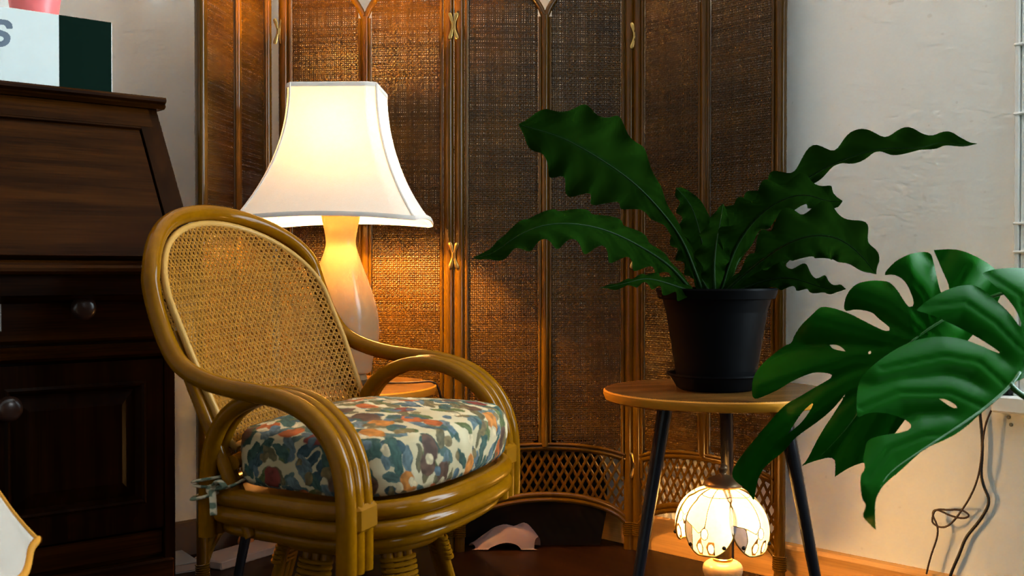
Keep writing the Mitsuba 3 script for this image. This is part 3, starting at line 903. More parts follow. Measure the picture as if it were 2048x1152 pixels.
# wrappings where the poles meet
for s in (1, -1):
    for z0, z1 in ((0.383, 0.424),):
        pts = [(0.2015, s * (0.253 + d), z) for d in (-0.024,) for z in (z0, z1)]
        bx = hullbox(0.201 - 0.0162, 0.201 + 0.0162, -0.040, 0.014, z0, z1, 0.006)
        v = bx.vertices.copy()
        bx.vertices = ch(np.stack([v[:, 0], s * (0.253 + v[:, 1]), v[:, 2]], 1))
        if bx.volume < 0:
            bx.invert()
        add('rattan_armchair__binding', bx, 'mat_rattan_wrap', 30)
# swivel base
base_c = np.array([0.045, 0.0])
bp = ch([[base_c[0], base_c[1], 0]], False)[0]
add('rattan_armchair__swivel', lathe([(0, 0.300), (0.085, 0.300), (0.09, 0.310), (0.09, 0.330), (0.05, 0.334), (0.05, 0.372), (0.10, 0.376), (0.10, 0.386), (0, 0.386)], 40, bp), 'mat_black', 30)
ring = lambda r, z, n=60: np.stack([bp[0] + r * np.cos(np.arange(n) * 2 * np.pi / n), bp[1] + r * np.sin(np.arange(n) * 2 * np.pi / n), np.full(n, z)], 1)
add('rattan_armchair__base_ring', tube(ring(0.128, 0.318), 0.0125, 12, closed=True), R_, 40)
for dx, dy in ((-0.150, 0.045), (0.142, 0.075), (-0.068, -0.118), (0.082, -0.098)):
    d = np.array([dx, dy, 0])
    sd = np.cross(unit(d), [0, 0, 1.0])
    lk = 'rattan_armchair__leg'
    n = 0
    while any(k == lk or k.startswith(lk + '__') for k in scene):
        n += 1
        lk = f'rattan_armchair__leg_{n:03d}'
    for k in (-1, 0, 1):
        p0 = bp + d * 0.80 + sd * k * 0.019 + [0, 0, 0.325]
        p1 = bp + d * 1.05 + sd * k * 0.019 + [0, 0, 0.19]
        p2 = bp + d * 1.50 + sd * k * 0.019 + [0, 0, 0.0]
        add(f'{lk}__pole', tube(spline([p0, p1, p2], 20), 0.0098, 12), R_, 40)
    c0 = bp + d * 0.92 + [0, 0, 0.268]
    w = []
    for q in np.linspace(0, 1, 5):
        a = np.linspace(0, 2 * np.pi, 28, endpoint=False)
        cc = bp + d * (0.88 + 0.07 * q) + [0, 0, 0.292 - 0.034 * q]
        w.append(tube(cc + np.cos(a)[:, None] * sd * 0.031 + np.sin(a)[:, None] * unit(d) * 0.0125, 0.0038, 6, closed=True))
    add(f'{lk}__binding', join(w), 'mat_rattan_wrap', 40)

# cushion on the seat, tied to the arms
tag('seat_cushion', 'thick floral print seat cushion in cream, green and rust on the rattan chair', 'cushion')


def cushion_outline(n=160):
    pts = [(0.248, 0.110), (0.260, 0.0), (0.254, -0.110), (0.238, -0.172), (0.180, -0.212), (0.06, -0.208), (-0.03, -0.200), (-0.062, -0.184), (-0.078, -0.13), (-0.084, 0.0), (-0.078, 0.13), (-0.062, 0.184), (-0.03, 0.204), (0.06, 0.216), (0.155, 0.222), (0.218, 0.186)]
    return spline(np.array(pts), n, True)


ol = cushion_outline()
cc = np.array([0.055, 0.0])
rings, uvs = [], []
zb_, zt_ = 0.4195, 0.505
sched = [(0.02, zb_), (0.5, zb_ - 0.0), (0.90, zb_), (0.965, zb_ + 0.003), (0.992, zb_ + 0.012), (1.005, zb_ + 0.030), (1.008, (zb_ + zt_) / 2), (1.004, zt_ - 0.024), (0.988, zt_ - 0.008), (0.955, zt_ + 0.001)] + [(r, zt_ + 0.001 + 0.022 * (1 - (r / 0.955) ** 2)) for r in (0.88, 0.78, 0.66, 0.54, 0.42, 0.30, 0.18, 0.08, 0.01)]
arc = 0.0
prev = None
for s_, z_ in sched:
    p = cc + (ol - cc) * s_
    rings.append(np.stack([p[:, 0], p[:, 1], np.full(len(p), z_)], 1))
C3 = np.stack(rings, 1)
nz = meshkit.fbm(C3 * np.array([22, 22, 30.0]) + 3, 3, 4) - 0.5
nz2 = meshkit.fbm(C3 * np.array([50, 12, 40.0]) + 9, 2, 8) - 0.5
amp = np.clip((C3[:, :, 2:3] - zb_ - 0.004) / 0.02, 0, 1)[:, :, 0]
dirn = C3 - np.array([cc[0], cc[1], (zb_ + zt_) / 2])
C3 = C3 + unit(dirn) * ((nz * 0.011 + nz2 * 0.004) * amp)[:, :, None]
# fabric coordinates: unrolled from the top over the sides
sl_ = np.linalg.norm(np.diff(C3, axis=1), axis=2)
edge_i = 9
uvc = np.zeros(C3.shape[:2] + (2,))
dirs = unit(ol - cc)
for k in range(C3.shape[1]):
    if k >= edge_i:
        uvc[:, k] = C3[:, k, :2]
    else:
        uvc[:, k] = C3[:, edge_i, :2] + dirs * sl_[:, k:edge_i].sum(1)[:, None]
v, f = grid(C3, True)
cm = trimesh.Trimesh(ch(v), f, process=False)
if cm.volume < 0:
    cm.faces = cm.faces[:, ::-1]
add('seat_cushion__cover', cm, 'mat_floral', True, uv=uvc.reshape(-1, 2))
scene['mat_tie'] = princ(mikit.proc(lambda p, n, uv: mikit.mix((0.09, 0.12, 0.08), (0.46, 0.38, 0.26), mikit.smoothstep(0.4, 0.6, mikit.noise(p.x * 130, p.y * 130, p.z * 130)))), 0.8, 0.2)
for s in (1, -1):
    ms = []
    c0 = np.array([-0.099, s * 0.212, 0.418])
    for q, dz in enumerate((0.0, 0.012, -0.010)):
        a = np.linspace(0, 2 * np.pi, 30, endpoint=False)
        r = 0.020 + 0.002 * q
        loop = np.stack([c0[0] + r * np.cos(a), c0[1] + (r + 0.012) * np.sin(a), c0[2] + dz + 0.006 * np.sin(a + q)], 1)
        ms.append(tube(ch(loop), 0.0052, 8, closed=True, flat=0.45))
    k0 = c0 + [0.018, s * 0.022, 0.0]
    for e in ([0.045, s * 0.02, 0.012], [0.03, s * 0.030, -0.030]):
        ms.append(tube(ch(spline([k0, k0 + np.array(e) * 0.5 + [0, 0, 0.012], k0 + np.array(e)], 14)), 0.0055, 8, flat=0.4))
    ms.append(tube(ch(spline([k0, k0 + [0.03, -s * 0.01, 0.006], [-0.05, s * 0.196, 0.428]], 14)), 0.005, 8, flat=0.5))
    kn = trimesh.creation.icosphere(2, 0.0085)
    kn.apply_translation(ch([k0])[0])
    ms.append(kn)
    add('seat_cushion__tie', join(ms), 'mat_tie', True)
    tag('seat_cushion__tie' + ('' if s == 1 else '_001'), 'pale and green fabric tie knotted round the arm pole')

# ------------------------------------------------------------------ potted bird's nest fern on the right table
tag('potted_fern', "bird's nest fern with ruffled leaves in a black pot on the side table", 'potted plant')
PC = np.array([PT[0] - 0.004, PT[1], 0.505])
z_rim = EYE - (576 - HOR) * 2.40 / FOC - PC[2]
add('potted_fern__saucer', lathe([(0, 0.0008), (0.078, 0.0008), (0.086, 0.006), (0.100, 0.030), (0.107, 0.033), (0.107, 0.037), (0.100, 0.036), (0.082, 0.012), (0, 0.010)], 64, PC), 'mat_black_plastic', 30)
pot = [(0, 0.012), (0.074, 0.012), (0.080, 0.016)]
for k in range(6):       # faint ribs in the side
    z = 0.03 + k * (z_rim - 0.055) / 6
    pot += [(0.081 + 0.036 * z / z_rim, z), (0.0822 + 0.036 * z / z_rim, z + 0.004)]
pot += [(0.117, z_rim - 0.024), (0.126, z_rim - 0.022), (0.1315, z_rim - 0.004), (0.130, z_rim), (0.126, z_rim), (0.115, z_rim - 0.022), (0.112, z_rim - 0.03), (0, z_rim - 0.03)]
add('potted_fern__pot', lathe(pot, 80, PC), 'mat_black_plastic', 25)
add('potted_fern__soil', lathe([(0, z_rim - 0.029), (0.1115, z_rim - 0.029), (0.10, z_rim - 0.022), (0.05, z_rim - 0.012), (0, z_rim - 0.010)], 40, PC), 'mat_soil', True)


def fern_leaf(mid, width, tilt, seed, ruffle=0.010, waves=9.0, fold=0.25, twist=0.0, asym=(1.0, 1.0)):
    """mid: (x, y, depth) along the midrib, base first; width: half widths (m) along it; tilt: how far the blade's width turns away from the picture plane (radians; one number or one per point)"""
    r = np.random.default_rng(seed)
    p = spline([T3(*q) for q in mid], 90)
    n = len(p)
    t = np.linspace(0, 1, n)
    w = np.interp(t, np.linspace(0, 1, len(width)), width)
    w = np.convolve(np.pad(w, 4, mode='edge'), np.ones(9) / 9, 'valid')
    w[-4:] *= np.array([0.85, 0.65, 0.4, 0.1])
    tg = unit(np.gradient(p, axis=0))
    view = unit(p - np.array([0, 0, EYE]))
    per = unit(np.cross(view, tg))                   # in the picture plane, across the leaf
    awy = unit(np.cross(per, tg))                    # away from the viewer or towards
    awy = awy * np.sign((awy * view).sum(1, keepdims=True) + 1e-9)
    tl = np.interp(t, np.linspace(0, 1, np.size(tilt)), np.atleast_1d(tilt))[:, None] + twist * t[:, None]
    side = np.cos(tl) * per + np.sin(tl) * awy
    nrm = unit(np.cross(tg, side))
    m = 19
    v = np.linspace(-1, 1, m)
    rows = []
    ph = r.uniform(0, 6, 4)
    for j, s in enumerate(v):
        a = abs(s)
        k = 0 if s < 0 else 1
        wave = np.sin(waves * 2 * np.pi * t + ph[k] + 0.8 * np.sin(5 * t + ph[k + 2])) + 0.15 * np.sin(waves * 3.7 * np.pi * t + ph[k + 1])
        ww = w * (1 + 0.13 * wave * a ** 2) * asym[k]
        envelope = np.clip(w / (max(width) + 1e-9), 0.0, 1)
        q = p + side * (s * ww)[:, None] + nrm * (fold * a * ww * 0.8 + ruffle * envelope * wave * a ** 2.2)[:, None]
        rows.append(q)
    P = np.stack(rows, 1)
    uv = np.stack(np.broadcast_arrays(t[:, None], (v[None] + 1) / 2), -1).reshape(-1, 2)
    vv, f = grid(P)
    return trimesh.Trimesh(vv, f, process=False), uv, p, w, nrm


def add_leaf(mid, width, tilt, seed, **kw):
    me, uv, p, w, nrm = fern_leaf(mid, width, tilt, seed, **kw)
    k = 'potted_fern__leaf'
    n = 0
    while any(q == k or q.startswith(k + '__') for q in scene):
        n += 1
        k = f'potted_fern__leaf_{n:03d}'
    add(k + '__blade', me, 'mat_fern', True, uv=uv)
    rr = np.interp(np.linspace(0, 1, len(p)), [0, 0.35, 0.6, 1], [0.0045, 0.0024, 0.0012, 0.0005])
    add(k + '__midrib', tube(p + nrm * 0.0003, rr, 6), 'mat_fern_rib', True)


scene['mat_fern_rib'] = princ((0.0045, 0.017, 0.003), 0.5, 0.05)
px = 2.38 / FOC
W_ = lambda *a: [q * px for q in a]
add_leaf([(1405, 583, 2.37), (1385, 530, 2.36), (1362, 478, 2.35), (1318, 418, 2.33), (1262, 362, 2.30), (1190, 312, 2.27), (1120, 275, 2.25), (1038, 250, 2.24)], W_(8, 9, 10, 12, 22, 46, 72, 84, 72, 44, 16), (0.35, 0.30, 0.15, 0.05), 11, ruffle=0.013, waves=8.5, fold=0.16)
add_leaf([(1385, 585, 2.36), (1350, 543, 2.32), (1319, 517, 2.28), (1275, 490, 2.23), (1215, 462, 2.18), (1140, 447, 2.13), (1072, 455, 2.10), (1020, 482, 2.09), (985, 506, 2.09), (946, 516, 2.09)], W_(9, 11, 20, 36, 44, 44, 42, 36, 28, 16, 4), (0.7, 0.75, 0.6), 12, ruffle=0.011, waves=9, fold=0.30)
add_leaf([(1450, 580, 2.42), (1490, 490, 2.45), (1530, 425, 2.46), (1577, 384, 2.45), (1633, 346, 2.42), (1692, 318, 2.38), (1740, 303, 2.35), (1790, 297, 2.33), (1840, 296, 2.31), (1880, 286, 2.30), (1910, 290, 2.29), (1952, 288, 2.28)], W_(10, 18, 36, 44, 46, 46, 44, 42, 38, 30, 18, 4), (0.75, 0.75, 0.7, 0.5), 13, ruffle=0.013, waves=7, fold=0.25, asym=(1.0, 0.35))
add_leaf([(1442, 583, 2.40), (1470, 500, 2.38), (1515, 435, 2.34), (1570, 398, 2.28), (1620, 392, 2.22), (1655, 402, 2.19), (1684, 402, 2.17)], W_(10, 24, 40, 46, 40, 32, 26, 6), (0.6, 0.7, 0.3), 14, ruffle=0.014, waves=6, fold=0.35)
add_leaf([(1448, 586, 2.36), (1490, 548, 2.32), (1530, 516, 2.27), (1570, 490, 2.22), (1625, 472, 2.17), (1680, 480, 2.13), (1722, 512, 2.11), (1752, 548, 2.10)], W_(9, 12, 20, 38, 52, 54, 46, 30, 8), (0.5, 0.45, 0.35), 15, ruffle=0.012, waves=7, fold=0.28)
add_leaf([(1455, 590, 2.40), (1510, 568, 2.40), (1560, 556, 2.38), (1605, 562, 2.35), (1650, 576, 2.33), (1692, 578, 2.32)], W_(10, 28, 34, 34, 26, 18, 4), (0.8, 0.7), 16, ruffle=0.011, waves=6, fold=0.25)
add_leaf([(1400, 590, 2.36), (1360, 575, 2.30), (1320, 562, 2.26), (1285, 558, 2.23), (1245, 568, 2.21), (1200, 576, 2.20)], W_(10, 20, 24, 20, 12, 9, 3), (0.9, 0.8), 17, ruffle=0.008, waves=6, fold=0.25)
add_leaf([(1425, 585, 2.44), (1412, 520, 2.47), (1398, 460, 2.49), (1380, 410, 2.50), (1352, 376, 2.49)], W_(10, 34, 40, 36, 26, 5), (0.5, 0.3), 18, ruffle=0.012, waves=5, fold=0.35)
add_leaf([(1436, 585, 2.46), (1446, 520, 2.50), (1470, 460, 2.54), (1510, 412, 2.55), (1562, 366, 2.54)], W_(10, 34, 46, 40, 26, 5), (0.4, 0.4), 19, ruffle=0.012, waves=5, fold=0.35)
add_leaf([(1430, 588, 2.36), (1428, 540, 2.36), (1432, 490, 2.37), (1440, 445, 2.40), (1446, 408, 2.42)], W_(9, 22, 34, 30, 20, 4), (0.3, 0.2), 20, ruffle=0.010, waves=5, fold=0.35)
add_leaf([(1420, 588, 2.38), (1395, 545, 2.40), (1372, 500, 2.42), (1352, 462, 2.44), (1345, 430, 2.45)], W_(9, 16, 22, 20, 14, 3), (0.6, 0.5), 21, ruffle=0.009, waves=5, fold=0.35)
add_leaf([(1460, 588, 2.42), (1500, 560, 2.48), (1545, 535, 2.54), (1580, 520, 2.58)], W_(9, 26, 28, 20, 4), (0.7, 0.6), 22, ruffle=0.009, waves=5, fold=0.3)

# ------------------------------------------------------------------ monstera
tag('monstera_plant', 'large monstera plant at the right edge reaching across with split glossy leaves', 'potted plant')


def poly_leaf(outline, holes, depth_fn, step=7.0):
    """a cut leaf: outline and holes measured on the photograph, laid on a curved sheet at its own distance"""
    poly = Polygon(outline, holes).buffer(0)
    if poly.geom_type != 'Polygon':
        poly = max(poly.geoms, key=lambda g: g.area)

    def ring(r, k=3):
        c = np.array(r.coords)[:-1]
        # round the traced corners a little (Chaikin) but keep the sharp tips
        for _ in range(2):
            nx, pv = np.roll(c, -1, 0), np.roll(c, 1, 0)
            a, b = unit(pv - c), unit(nx - c)
            sharp = (a * b).sum(1) > 0.3
            out = []
            for i in range(len(c)):
                if sharp[i]:
                    out.append(c[i])
                else:
                    out += [c[i] * 0.75 + pv[i] * 0.25, c[i] * 0.75 + nx[i] * 0.25]
            c = np.array(out)
        L = LineString(np.vstack([c, c[:1]]))
        m = max(int(L.length / step), 12)
        return np.array([L.interpolate(q, normalized=True).coords[0] for q in np.linspace(0, 1, m, endpoint=False)])
    ext = ring(poly.exterior)
    hs = [ring(h) for h in poly.interiors]
    smooth_poly = Polygon(ext, hs).buffer(0)
    x0, y0, x1, y1 = smooth_poly.bounds
    gx, gy = np.meshgrid(np.arange(x0, x1, step), np.arange(y0, y1, step * 0.87))
    gx[1::2] += step / 2
    g = np.stack([gx.ravel(), gy.ravel()], 1)
    g = g[shapely.contains_xy(smooth_poly.buffer(-step * 0.45), g[:, 0], g[:, 1])]
    pts = np.vstack([ext] + hs + [g])
    tri = Delaunay(pts).simplices
    c = pts[tri].mean(1)
    tri = tri[shapely.contains_xy(smooth_poly, c[:, 0], c[:, 1])]
    d = depth_fn(pts, smooth_poly)
    P = np.array([T3(x, y, q) for (x, y), q in zip(pts, d)])
    a = np.cross(P[tri[:, 1]] - P[tri[:, 0]], P[tri[:, 2]] - P[tri[:, 0]])
    flip = a[:, 1] > 0
    tri[flip] = tri[flip][:, ::-1]
    m = trimesh.Trimesh(P, tri, process=False)
    m.remove_unreferenced_vertices()
    return m


def seg_dist(pts, line):
    L = LineString(line)
    return np.array([L.distance(Point(p)) for p in pts])


L1 = [(2026, 766), (2021, 774), (2002, 796), (1963, 827), (1932, 857), (1896, 879), (1854, 896), (1832, 915), (1799, 946), (1771, 968), (1753, 996), (1752, 1027), (1754, 1063), (1742, 1050), (1729, 1038), (1727, 1029), (1734, 1017), (1733, 1007), (1727, 1002), (1723, 982), (1722, 949), (1733, 940), (1727, 918), (1731, 904),
      (1735, 879), (1771, 870), (1815, 864), (1828, 852), (1810, 838), (1779, 827), (1743, 824), (1716, 836), (1714, 815), (1715, 790), (1717, 770), (1729, 746), (1761, 719), (1797, 695), (1836, 678), (1880, 672), (1919, 676), (1955, 688), (1995, 706), (2003, 707), (1996, 701), (1958, 676), (1919, 655), (1870, 632), (1832, 621), (1851, 603), (1885, 583), (1914, 572), (1943, 569), (1964, 577), (1992, 600), (2021, 627), (2041, 655),
      (2044, 648), (2035, 624), (2018, 600), (1992, 573), (1962, 547), (1987, 538), (2040, 534), (2085, 545), (2130, 580), (2150, 640), (2130, 700), (2090, 735), (2052, 756)]
VEINS1 = [[(2012, 770), (1960, 724), (1890, 712), (1760, 738)], [(1970, 815), (1900, 785), (1800, 785), (1720, 818)], [(1890, 868), (1850, 872), (1780, 900), (1735, 960)],
          [(2045, 700), (1992, 646), (1931, 604), (1845, 614)], [(2060, 690), (2040, 590), (1970, 545)]]
MIDRIB1 = [(2040, 745), (2026, 766), (1963, 822), (1890, 872), (1820, 918), (1765, 970), (1756, 1060)]


def depth1(pts, poly):
    m = seg_dist(pts, MIDRIB1)
    v = np.min([seg_dist(pts, q) for q in VEINS1], axis=0)
    d = 1.495 + 0.055 * (pts[:, 0] - 1715) / 330 + 0.245 * np.clip((1063 - pts[:, 1]) / 523, -0.1, 1.1) + 0.10 * (np.clip(m - 170, 0, None) / 250) ** 1.7
    d += 0.030 * np.minimum((v / 60) ** 2, 1.5) * np.clip(m / 40, 0, 1)      # every lobe is rounded over its vein
    d += 0.0035 * np.exp(-(v / 4) ** 2)                              # and creased along it
    return d


def add_monstera(outline, holes, depth_fn, veins, midrib, label, rib_r=0.0022, off=0.0):
    me = poly_leaf(outline, holes, depth_fn)
    k = 'monstera_plant__leaf'
    n = 0
    while any(q == k or q.startswith(k + '__') for q in scene):
        n += 1
        k = f'monstera_plant__leaf_{n:03d}'
    add(k + '__blade', me, 'mat_monstera', True)
    poly = Polygon(outline)
    q = spline(np.array(midrib, float), 40)
    q = q[shapely.contains_xy(poly.buffer(2), q[:, 0], q[:, 1])]
    d = depth_fn(q, poly)
    P = np.array([T3(x, y, a + 0.001) for (x, y), a in zip(q, d)])
    add(k + '__midrib', tube(P, np.linspace(rib_r * 1.4, rib_r * 0.4, len(P)), 8), 'mat_stem', True)
    tag(k, label)
    return k


add_monstera(L1, [[(1880, 798), (1892, 798), (1918, 813), (1914, 819), (1897, 811)]], depth1, VEINS1, MIDRIB1, 'brightly lit near leaf')
L2 = [(1867, 500), (1911, 497), (1950, 511), (1989, 535), (2010, 560), (2000, 600), (1970, 640), (1930, 690), (1880, 740), (1840, 800), (1790, 870), (1745, 925), (1725, 926), (1698, 937), (1671, 955), (1674, 912), (1628, 923), (1603, 934), (1615, 923), (1639, 872), (1671, 824), (1704, 771), (1677, 808), (1647, 837), (1596, 872), (1581, 888), (1569, 904), (1545, 922), (1531, 934), (1520, 952), (1514, 972), (1509, 1004), (1499, 986), (1488, 975), (1474, 966), (1464, 953), (1468, 934), (1494, 899), (1534, 851), (1569, 810), (1601, 793), (1639, 770), (1663, 757), (1667, 748),
      (1634, 744), (1618, 748), (1585, 762), (1561, 778), (1529, 793), (1506, 801), (1504, 778), (1507, 751), (1530, 722), (1562, 697), (1574, 689), (1584, 687), (1588, 672), (1603, 649), (1626, 628), (1640, 613), (1660, 614), (1698, 626), (1736, 646), (1775, 665), (1784, 657), (1756, 637), (1746, 624), (1711, 618), (1699, 622), (1687, 622), (1690, 597), (1699, 580), (1713, 567), (1736, 561), (1762, 561), (1781, 564), (1797, 583), (1814, 611), (1822, 616), (1830, 607), (1817, 573), (1804, 556), (1784, 548), (1770, 551), (1767, 548), (1789, 522), (1825, 505), (1861, 503), (1866, 520), (1873, 552), (1881, 585), (1893, 602), (1901, 576), (1884, 540)]
VEINS2 = [[(1880, 640), (1890, 600), (1940, 530)], [(1870, 650), (1850, 590), (1800, 535)], [(1850, 670), (1780, 610), (1710, 585)], [(1830, 690), (1750, 670), (1630, 640)], [(1800, 710), (1700, 720), (1520, 780)], [(1780, 730), (1680, 780), (1540, 880), (1480, 980)], [(1770, 760), (1700, 830), (1620, 925)], [(1770, 790), (1720, 870), (1685, 945)]]
MIDRIB2 = [(1960, 600), (1870, 650), (1800, 705), (1760, 760), (1700, 850), (1640, 915)]


def depth2(pts, poly):
    v = np.min([seg_dist(pts, q) for q in VEINS2], axis=0)
    c = np.hypot(pts[:, 0] - 1820, pts[:, 1] - 690)
    d = 1.97 + 0.20 * np.clip((1820 - pts[:, 0]) / 300, 0.0, 1.15)
    d += 0.030 * np.minimum((v / 45) ** 2, 1.3) + 0.003 * np.exp(-(v / 4) ** 2)
    return d


add_monstera(L2, [[(1660, 690), (1672, 689), (1684, 694), (1692, 703), (1678, 701), (1664, 697)], [(1736, 705), (1741, 701), (1744, 705), (1739, 710)], [(1577, 868), (1607, 821), (1628, 805), (1626, 814), (1607, 843), (1590, 858)]], depth2, VEINS2, MIDRIB2, 'shaded leaf behind the near one')
mp = np.array([0.98, 1.42, 0.0])
for a, b, m_ in ((T3(2055, 722, 1.714), 1.0, (0.08, -0.05, -0.12)), (T3(1958, 602, 1.99), 1.0, (0.10, -0.12, 0.02))):
    end = mp + np.array([0, 0, 0.27])
    add('monstera_plant__petiole', tube(spline([a, a + np.array(m_), end + (a - end) * 0.3 + [0.02, 0, 0.03], end], 40), np.linspace(0.0032, 0.0055, 40), 10), 'mat_stem', True)
add('monstera_plant__leaf_stub', tube(spline([T3(2020, 768, 1.684), T3(2034, 782, 1.684), T3(2060, 800, 1.686)], 12), [0.0045] * 12, 8), 'mat_stem', True)
add('monstera_plant__pot', lathe([(0, 0), (0.10, 0), (0.105, 0.006), (0.135, 0.235), (0.145, 0.237), (0.147, 0.265), (0.137, 0.265), (0.125, 0.24), (0, 0.24)], 48, mp), 'mat_black_plastic', 30)
add('monstera_plant__soil', lathe([(0, 0.241), (0.124, 0.241), (0.06, 0.262), (0, 0.272)], 32, mp), 'mat_soil', True)

def whole_leaf(size, seed):
    """a monstera leaf in its own plane: heart shape with cuts between the veins; x across, y from stem to tip"""
    r = np.random.default_rng(seed)
    t = np.linspace(0, 1, 60)
    half = 0.50 * np.sin(np.pi * np.clip(t * 0.93 + 0.07, 0, 1)) ** 0.75
    right = [(h, y) for h, y in zip(half, t * 1.05 - 0.12 * (1 - t) ** 4)]
    g = Polygon(right + [(-h, y) for h, y in right[::-1]]).buffer(0)
    for sgn in (-1, 1):
        for y in (0.22, 0.38, 0.54, 0.70):
            a = r.uniform(0.17, 0.24)
            g = g.difference(Polygon([(sgn * a, y - 0.02), (sgn * 0.62, y + 0.10), (sgn * 0.62, y + 0.17), (sgn * a, y + 0.02)]))
    pts, tri, _ = flat_mesh(g, 0.05)
    z = 0.22 * np.abs(pts[:, 0]) ** 1.2 - 0.55 * pts[:, 0] ** 2 - 0.35 * (pts[:, 1] - 0.35) ** 2
    return trimesh.Trimesh(np.stack([pts[:, 0], pts[:, 1], z], 1) * size, tri, process=False)


def flat_mesh(poly, step=0.075):
    c = np.array([poly.exterior.interpolate(q, normalized=True).coords[0] for q in np.linspace(0, 1, max(10, int(poly.exterior.length / step)), endpoint=False)])
    x0, y0, x1, y1 = poly.bounds
    g = np.stack([a.ravel() for a in np.meshgrid(np.arange(x0, x1, step * 1.3), np.arange(y0, y1, step * 0.9))], 1)
    g = g[shapely.contains_xy(poly.buffer(-step * 0.4), g[:, 0], g[:, 1])]
    pts = np.vstack([c, g])
    tri = Delaunay(pts).simplices
    m = pts[tri].mean(1)
    return pts, tri[shapely.contains_xy(poly, m[:, 0], m[:, 1])], c


# further leaves of the same plant, to the right of the frame, between the window and the fern
for i, (c, tip, nrm) in enumerate((((1.00, 1.42, 0.86), (-0.35, 0.55, 0.15), (0.55, -0.6, 0.6)), ((1.14, 1.36, 1.08), (-0.3, 0.65, 0.1), (0.6, -0.6, 0.5)), ((1.20, 1.62, 0.96), (0.4, 0.6, 0.0), (0.5, -0.55, 0.7)), ((1.06, 1.20, 1.28), (0.1, 0.5, -0.2), (0.65, -0.55, 0.4)))):
    tip, nrm = unit(np.array(tip)), unit(np.array(nrm))
    sd = unit(np.cross(tip, nrm))
    up = np.cross(sd, tip)
    me = frame_map(whole_leaf(0.36, 40 + i), np.array(c) - tip * 0.12, sd, tip, up)
    k = f'monstera_plant__leaf_{i + 2:03d}'
    add(k + '__blade', me, 'mat_monstera', True)
    st = np.array(c) - tip * 0.12
    add(k + '__petiole', tube(spline([st, st - up * 0.05 - tip * 0.03, mp + (st - mp) * 0.45 + [0.03, -0.02, 0.02], mp + [0, 0, 0.262]], 30), np.linspace(0.0030, 0.0055, 30), 8), 'mat_stem', True)

# ------------------------------------------------------------------ small glass petal lamp under the right table
tag('petal_lamp', 'lit small lamp of leaded glass petals standing on the floor under the side table', 'lamp')
GC = np.array([(1447 - CX) / FOC * 2.44, 2.44, 0.0])
add('petal_lamp__base', lathe(np.vstack([[(0, 0)], smooth_profile([(0.060, 0.0), (0.064, 0.006), (0.060, 0.018), (0.044, 0.032), (0.034, 0.055), (0.038, 0.080), (0.044, 0.096), (0.042, 0.110), (0.030, 0.119)], 36), [(0, 0.120)]]), 48, GC), 'mat_ceramic', 40)
add('petal_lamp__stem', lathe([(0, 0.119), (0.022, 0.119), (0.022, 0.124), (0.0195, 0.126), (0.0195, 0.158), (0.015, 0.160), (0.015, 0.185), (0, 0.186)], 32, GC), 'mat_brass', 30)
bl = trimesh.creation.icosphere(3, 0.040)
bl.apply_translation(GC + [0, 0, 0.212])
add('petal_lamp__bulb', bl, 'mat_ceramic', True, emitter={'type': 'area', 'radiance': rgb(*BULB_GLASS)})
add('petal_lamp__cap', lathe(np.vstack([[(0, 0.285)], smooth_profile([(0.040, 0.284), (0.043, 0.288), (0.036, 0.299), (0.018, 0.308), (0.008, 0.313), (0.009, 0.320), (0.011, 0.326), (0.007, 0.333)], 26), [(0, 0.335)]]), 32, GC), 'mat_dark_brass', 40)
scene['mat_came'] = princ((0.035, 0.022, 0.012), 0.4, 0.5, metallic=0.5)
for nm, c, dt in (('cream', (0.90, 0.80, 0.64), 0.62), ('white', (0.94, 0.91, 0.85), 0.66), ('rose', (0.72, 0.34, 0.20), 0.13), ('grey', (0.36, 0.34, 0.38), 0.09)):
    scene['mat_glass_' + nm] = {'type': 'principledthin', 'base_color': mikit.proc((lambda c: (lambda p, n, uv: mi.Color3f(*c) * (0.86 + 0.2 * mikit.fbm(p.x * 140, p.y * 140, p.z * 140))))(c)), 'roughness': 0.35, 'diff_trans': dt}


def petal_outline(t):        # half width in radians of azimuth at t, 0 top to 1 bottom
    return 0.15 + 0.52 * np.sin(np.clip(t, 0, 1) * np.pi / 2) ** 1.0


def petal_map(s, t, az, swell=0.0):
    """s across in metres-like units (-1..1), t down the petal 0..1 -> point on the dome"""
    s, t = np.asarray(s, float), np.asarray(t, float)
    th = np.radians(12 + 104 * t)
    R = 0.117
    r = R * np.sin(th) ** 0.86
    z = 0.196 + 0.090 * np.cos(th) * np.where(th > np.pi / 2, 0.95 + 0.6 * (t - 0.75).clip(0), 1.0)
    phi = s * 0.535
    lx = r * np.sin(phi) * 1.0
    ly = r * np.cos(phi) - 0.020 * s ** 2
    x = math.cos(az) * ly - math.sin(az) * lx
    y = math.sin(az) * ly + math.cos(az) * lx
    return np.stack([GC[0] + x, GC[1] + y, z], -1)


def petal_shape():
    t = np.linspace(0.0, 1.0, 40)
    w = 0.97 * np.sqrt(np.clip(1 - ((t - 0.56) / 0.455) ** 2, 0, 1)) ** 0.75
    w = np.where(t < 0.30, np.maximum(w, 0.92), w)
    w[t < 0.03] = 0.92
    pts = [(a, b) for a, b in zip(w, t)] + [(-a, b) for a, b in zip(w[::-1], t[::-1])]
    return Polygon(pts).buffer(0)


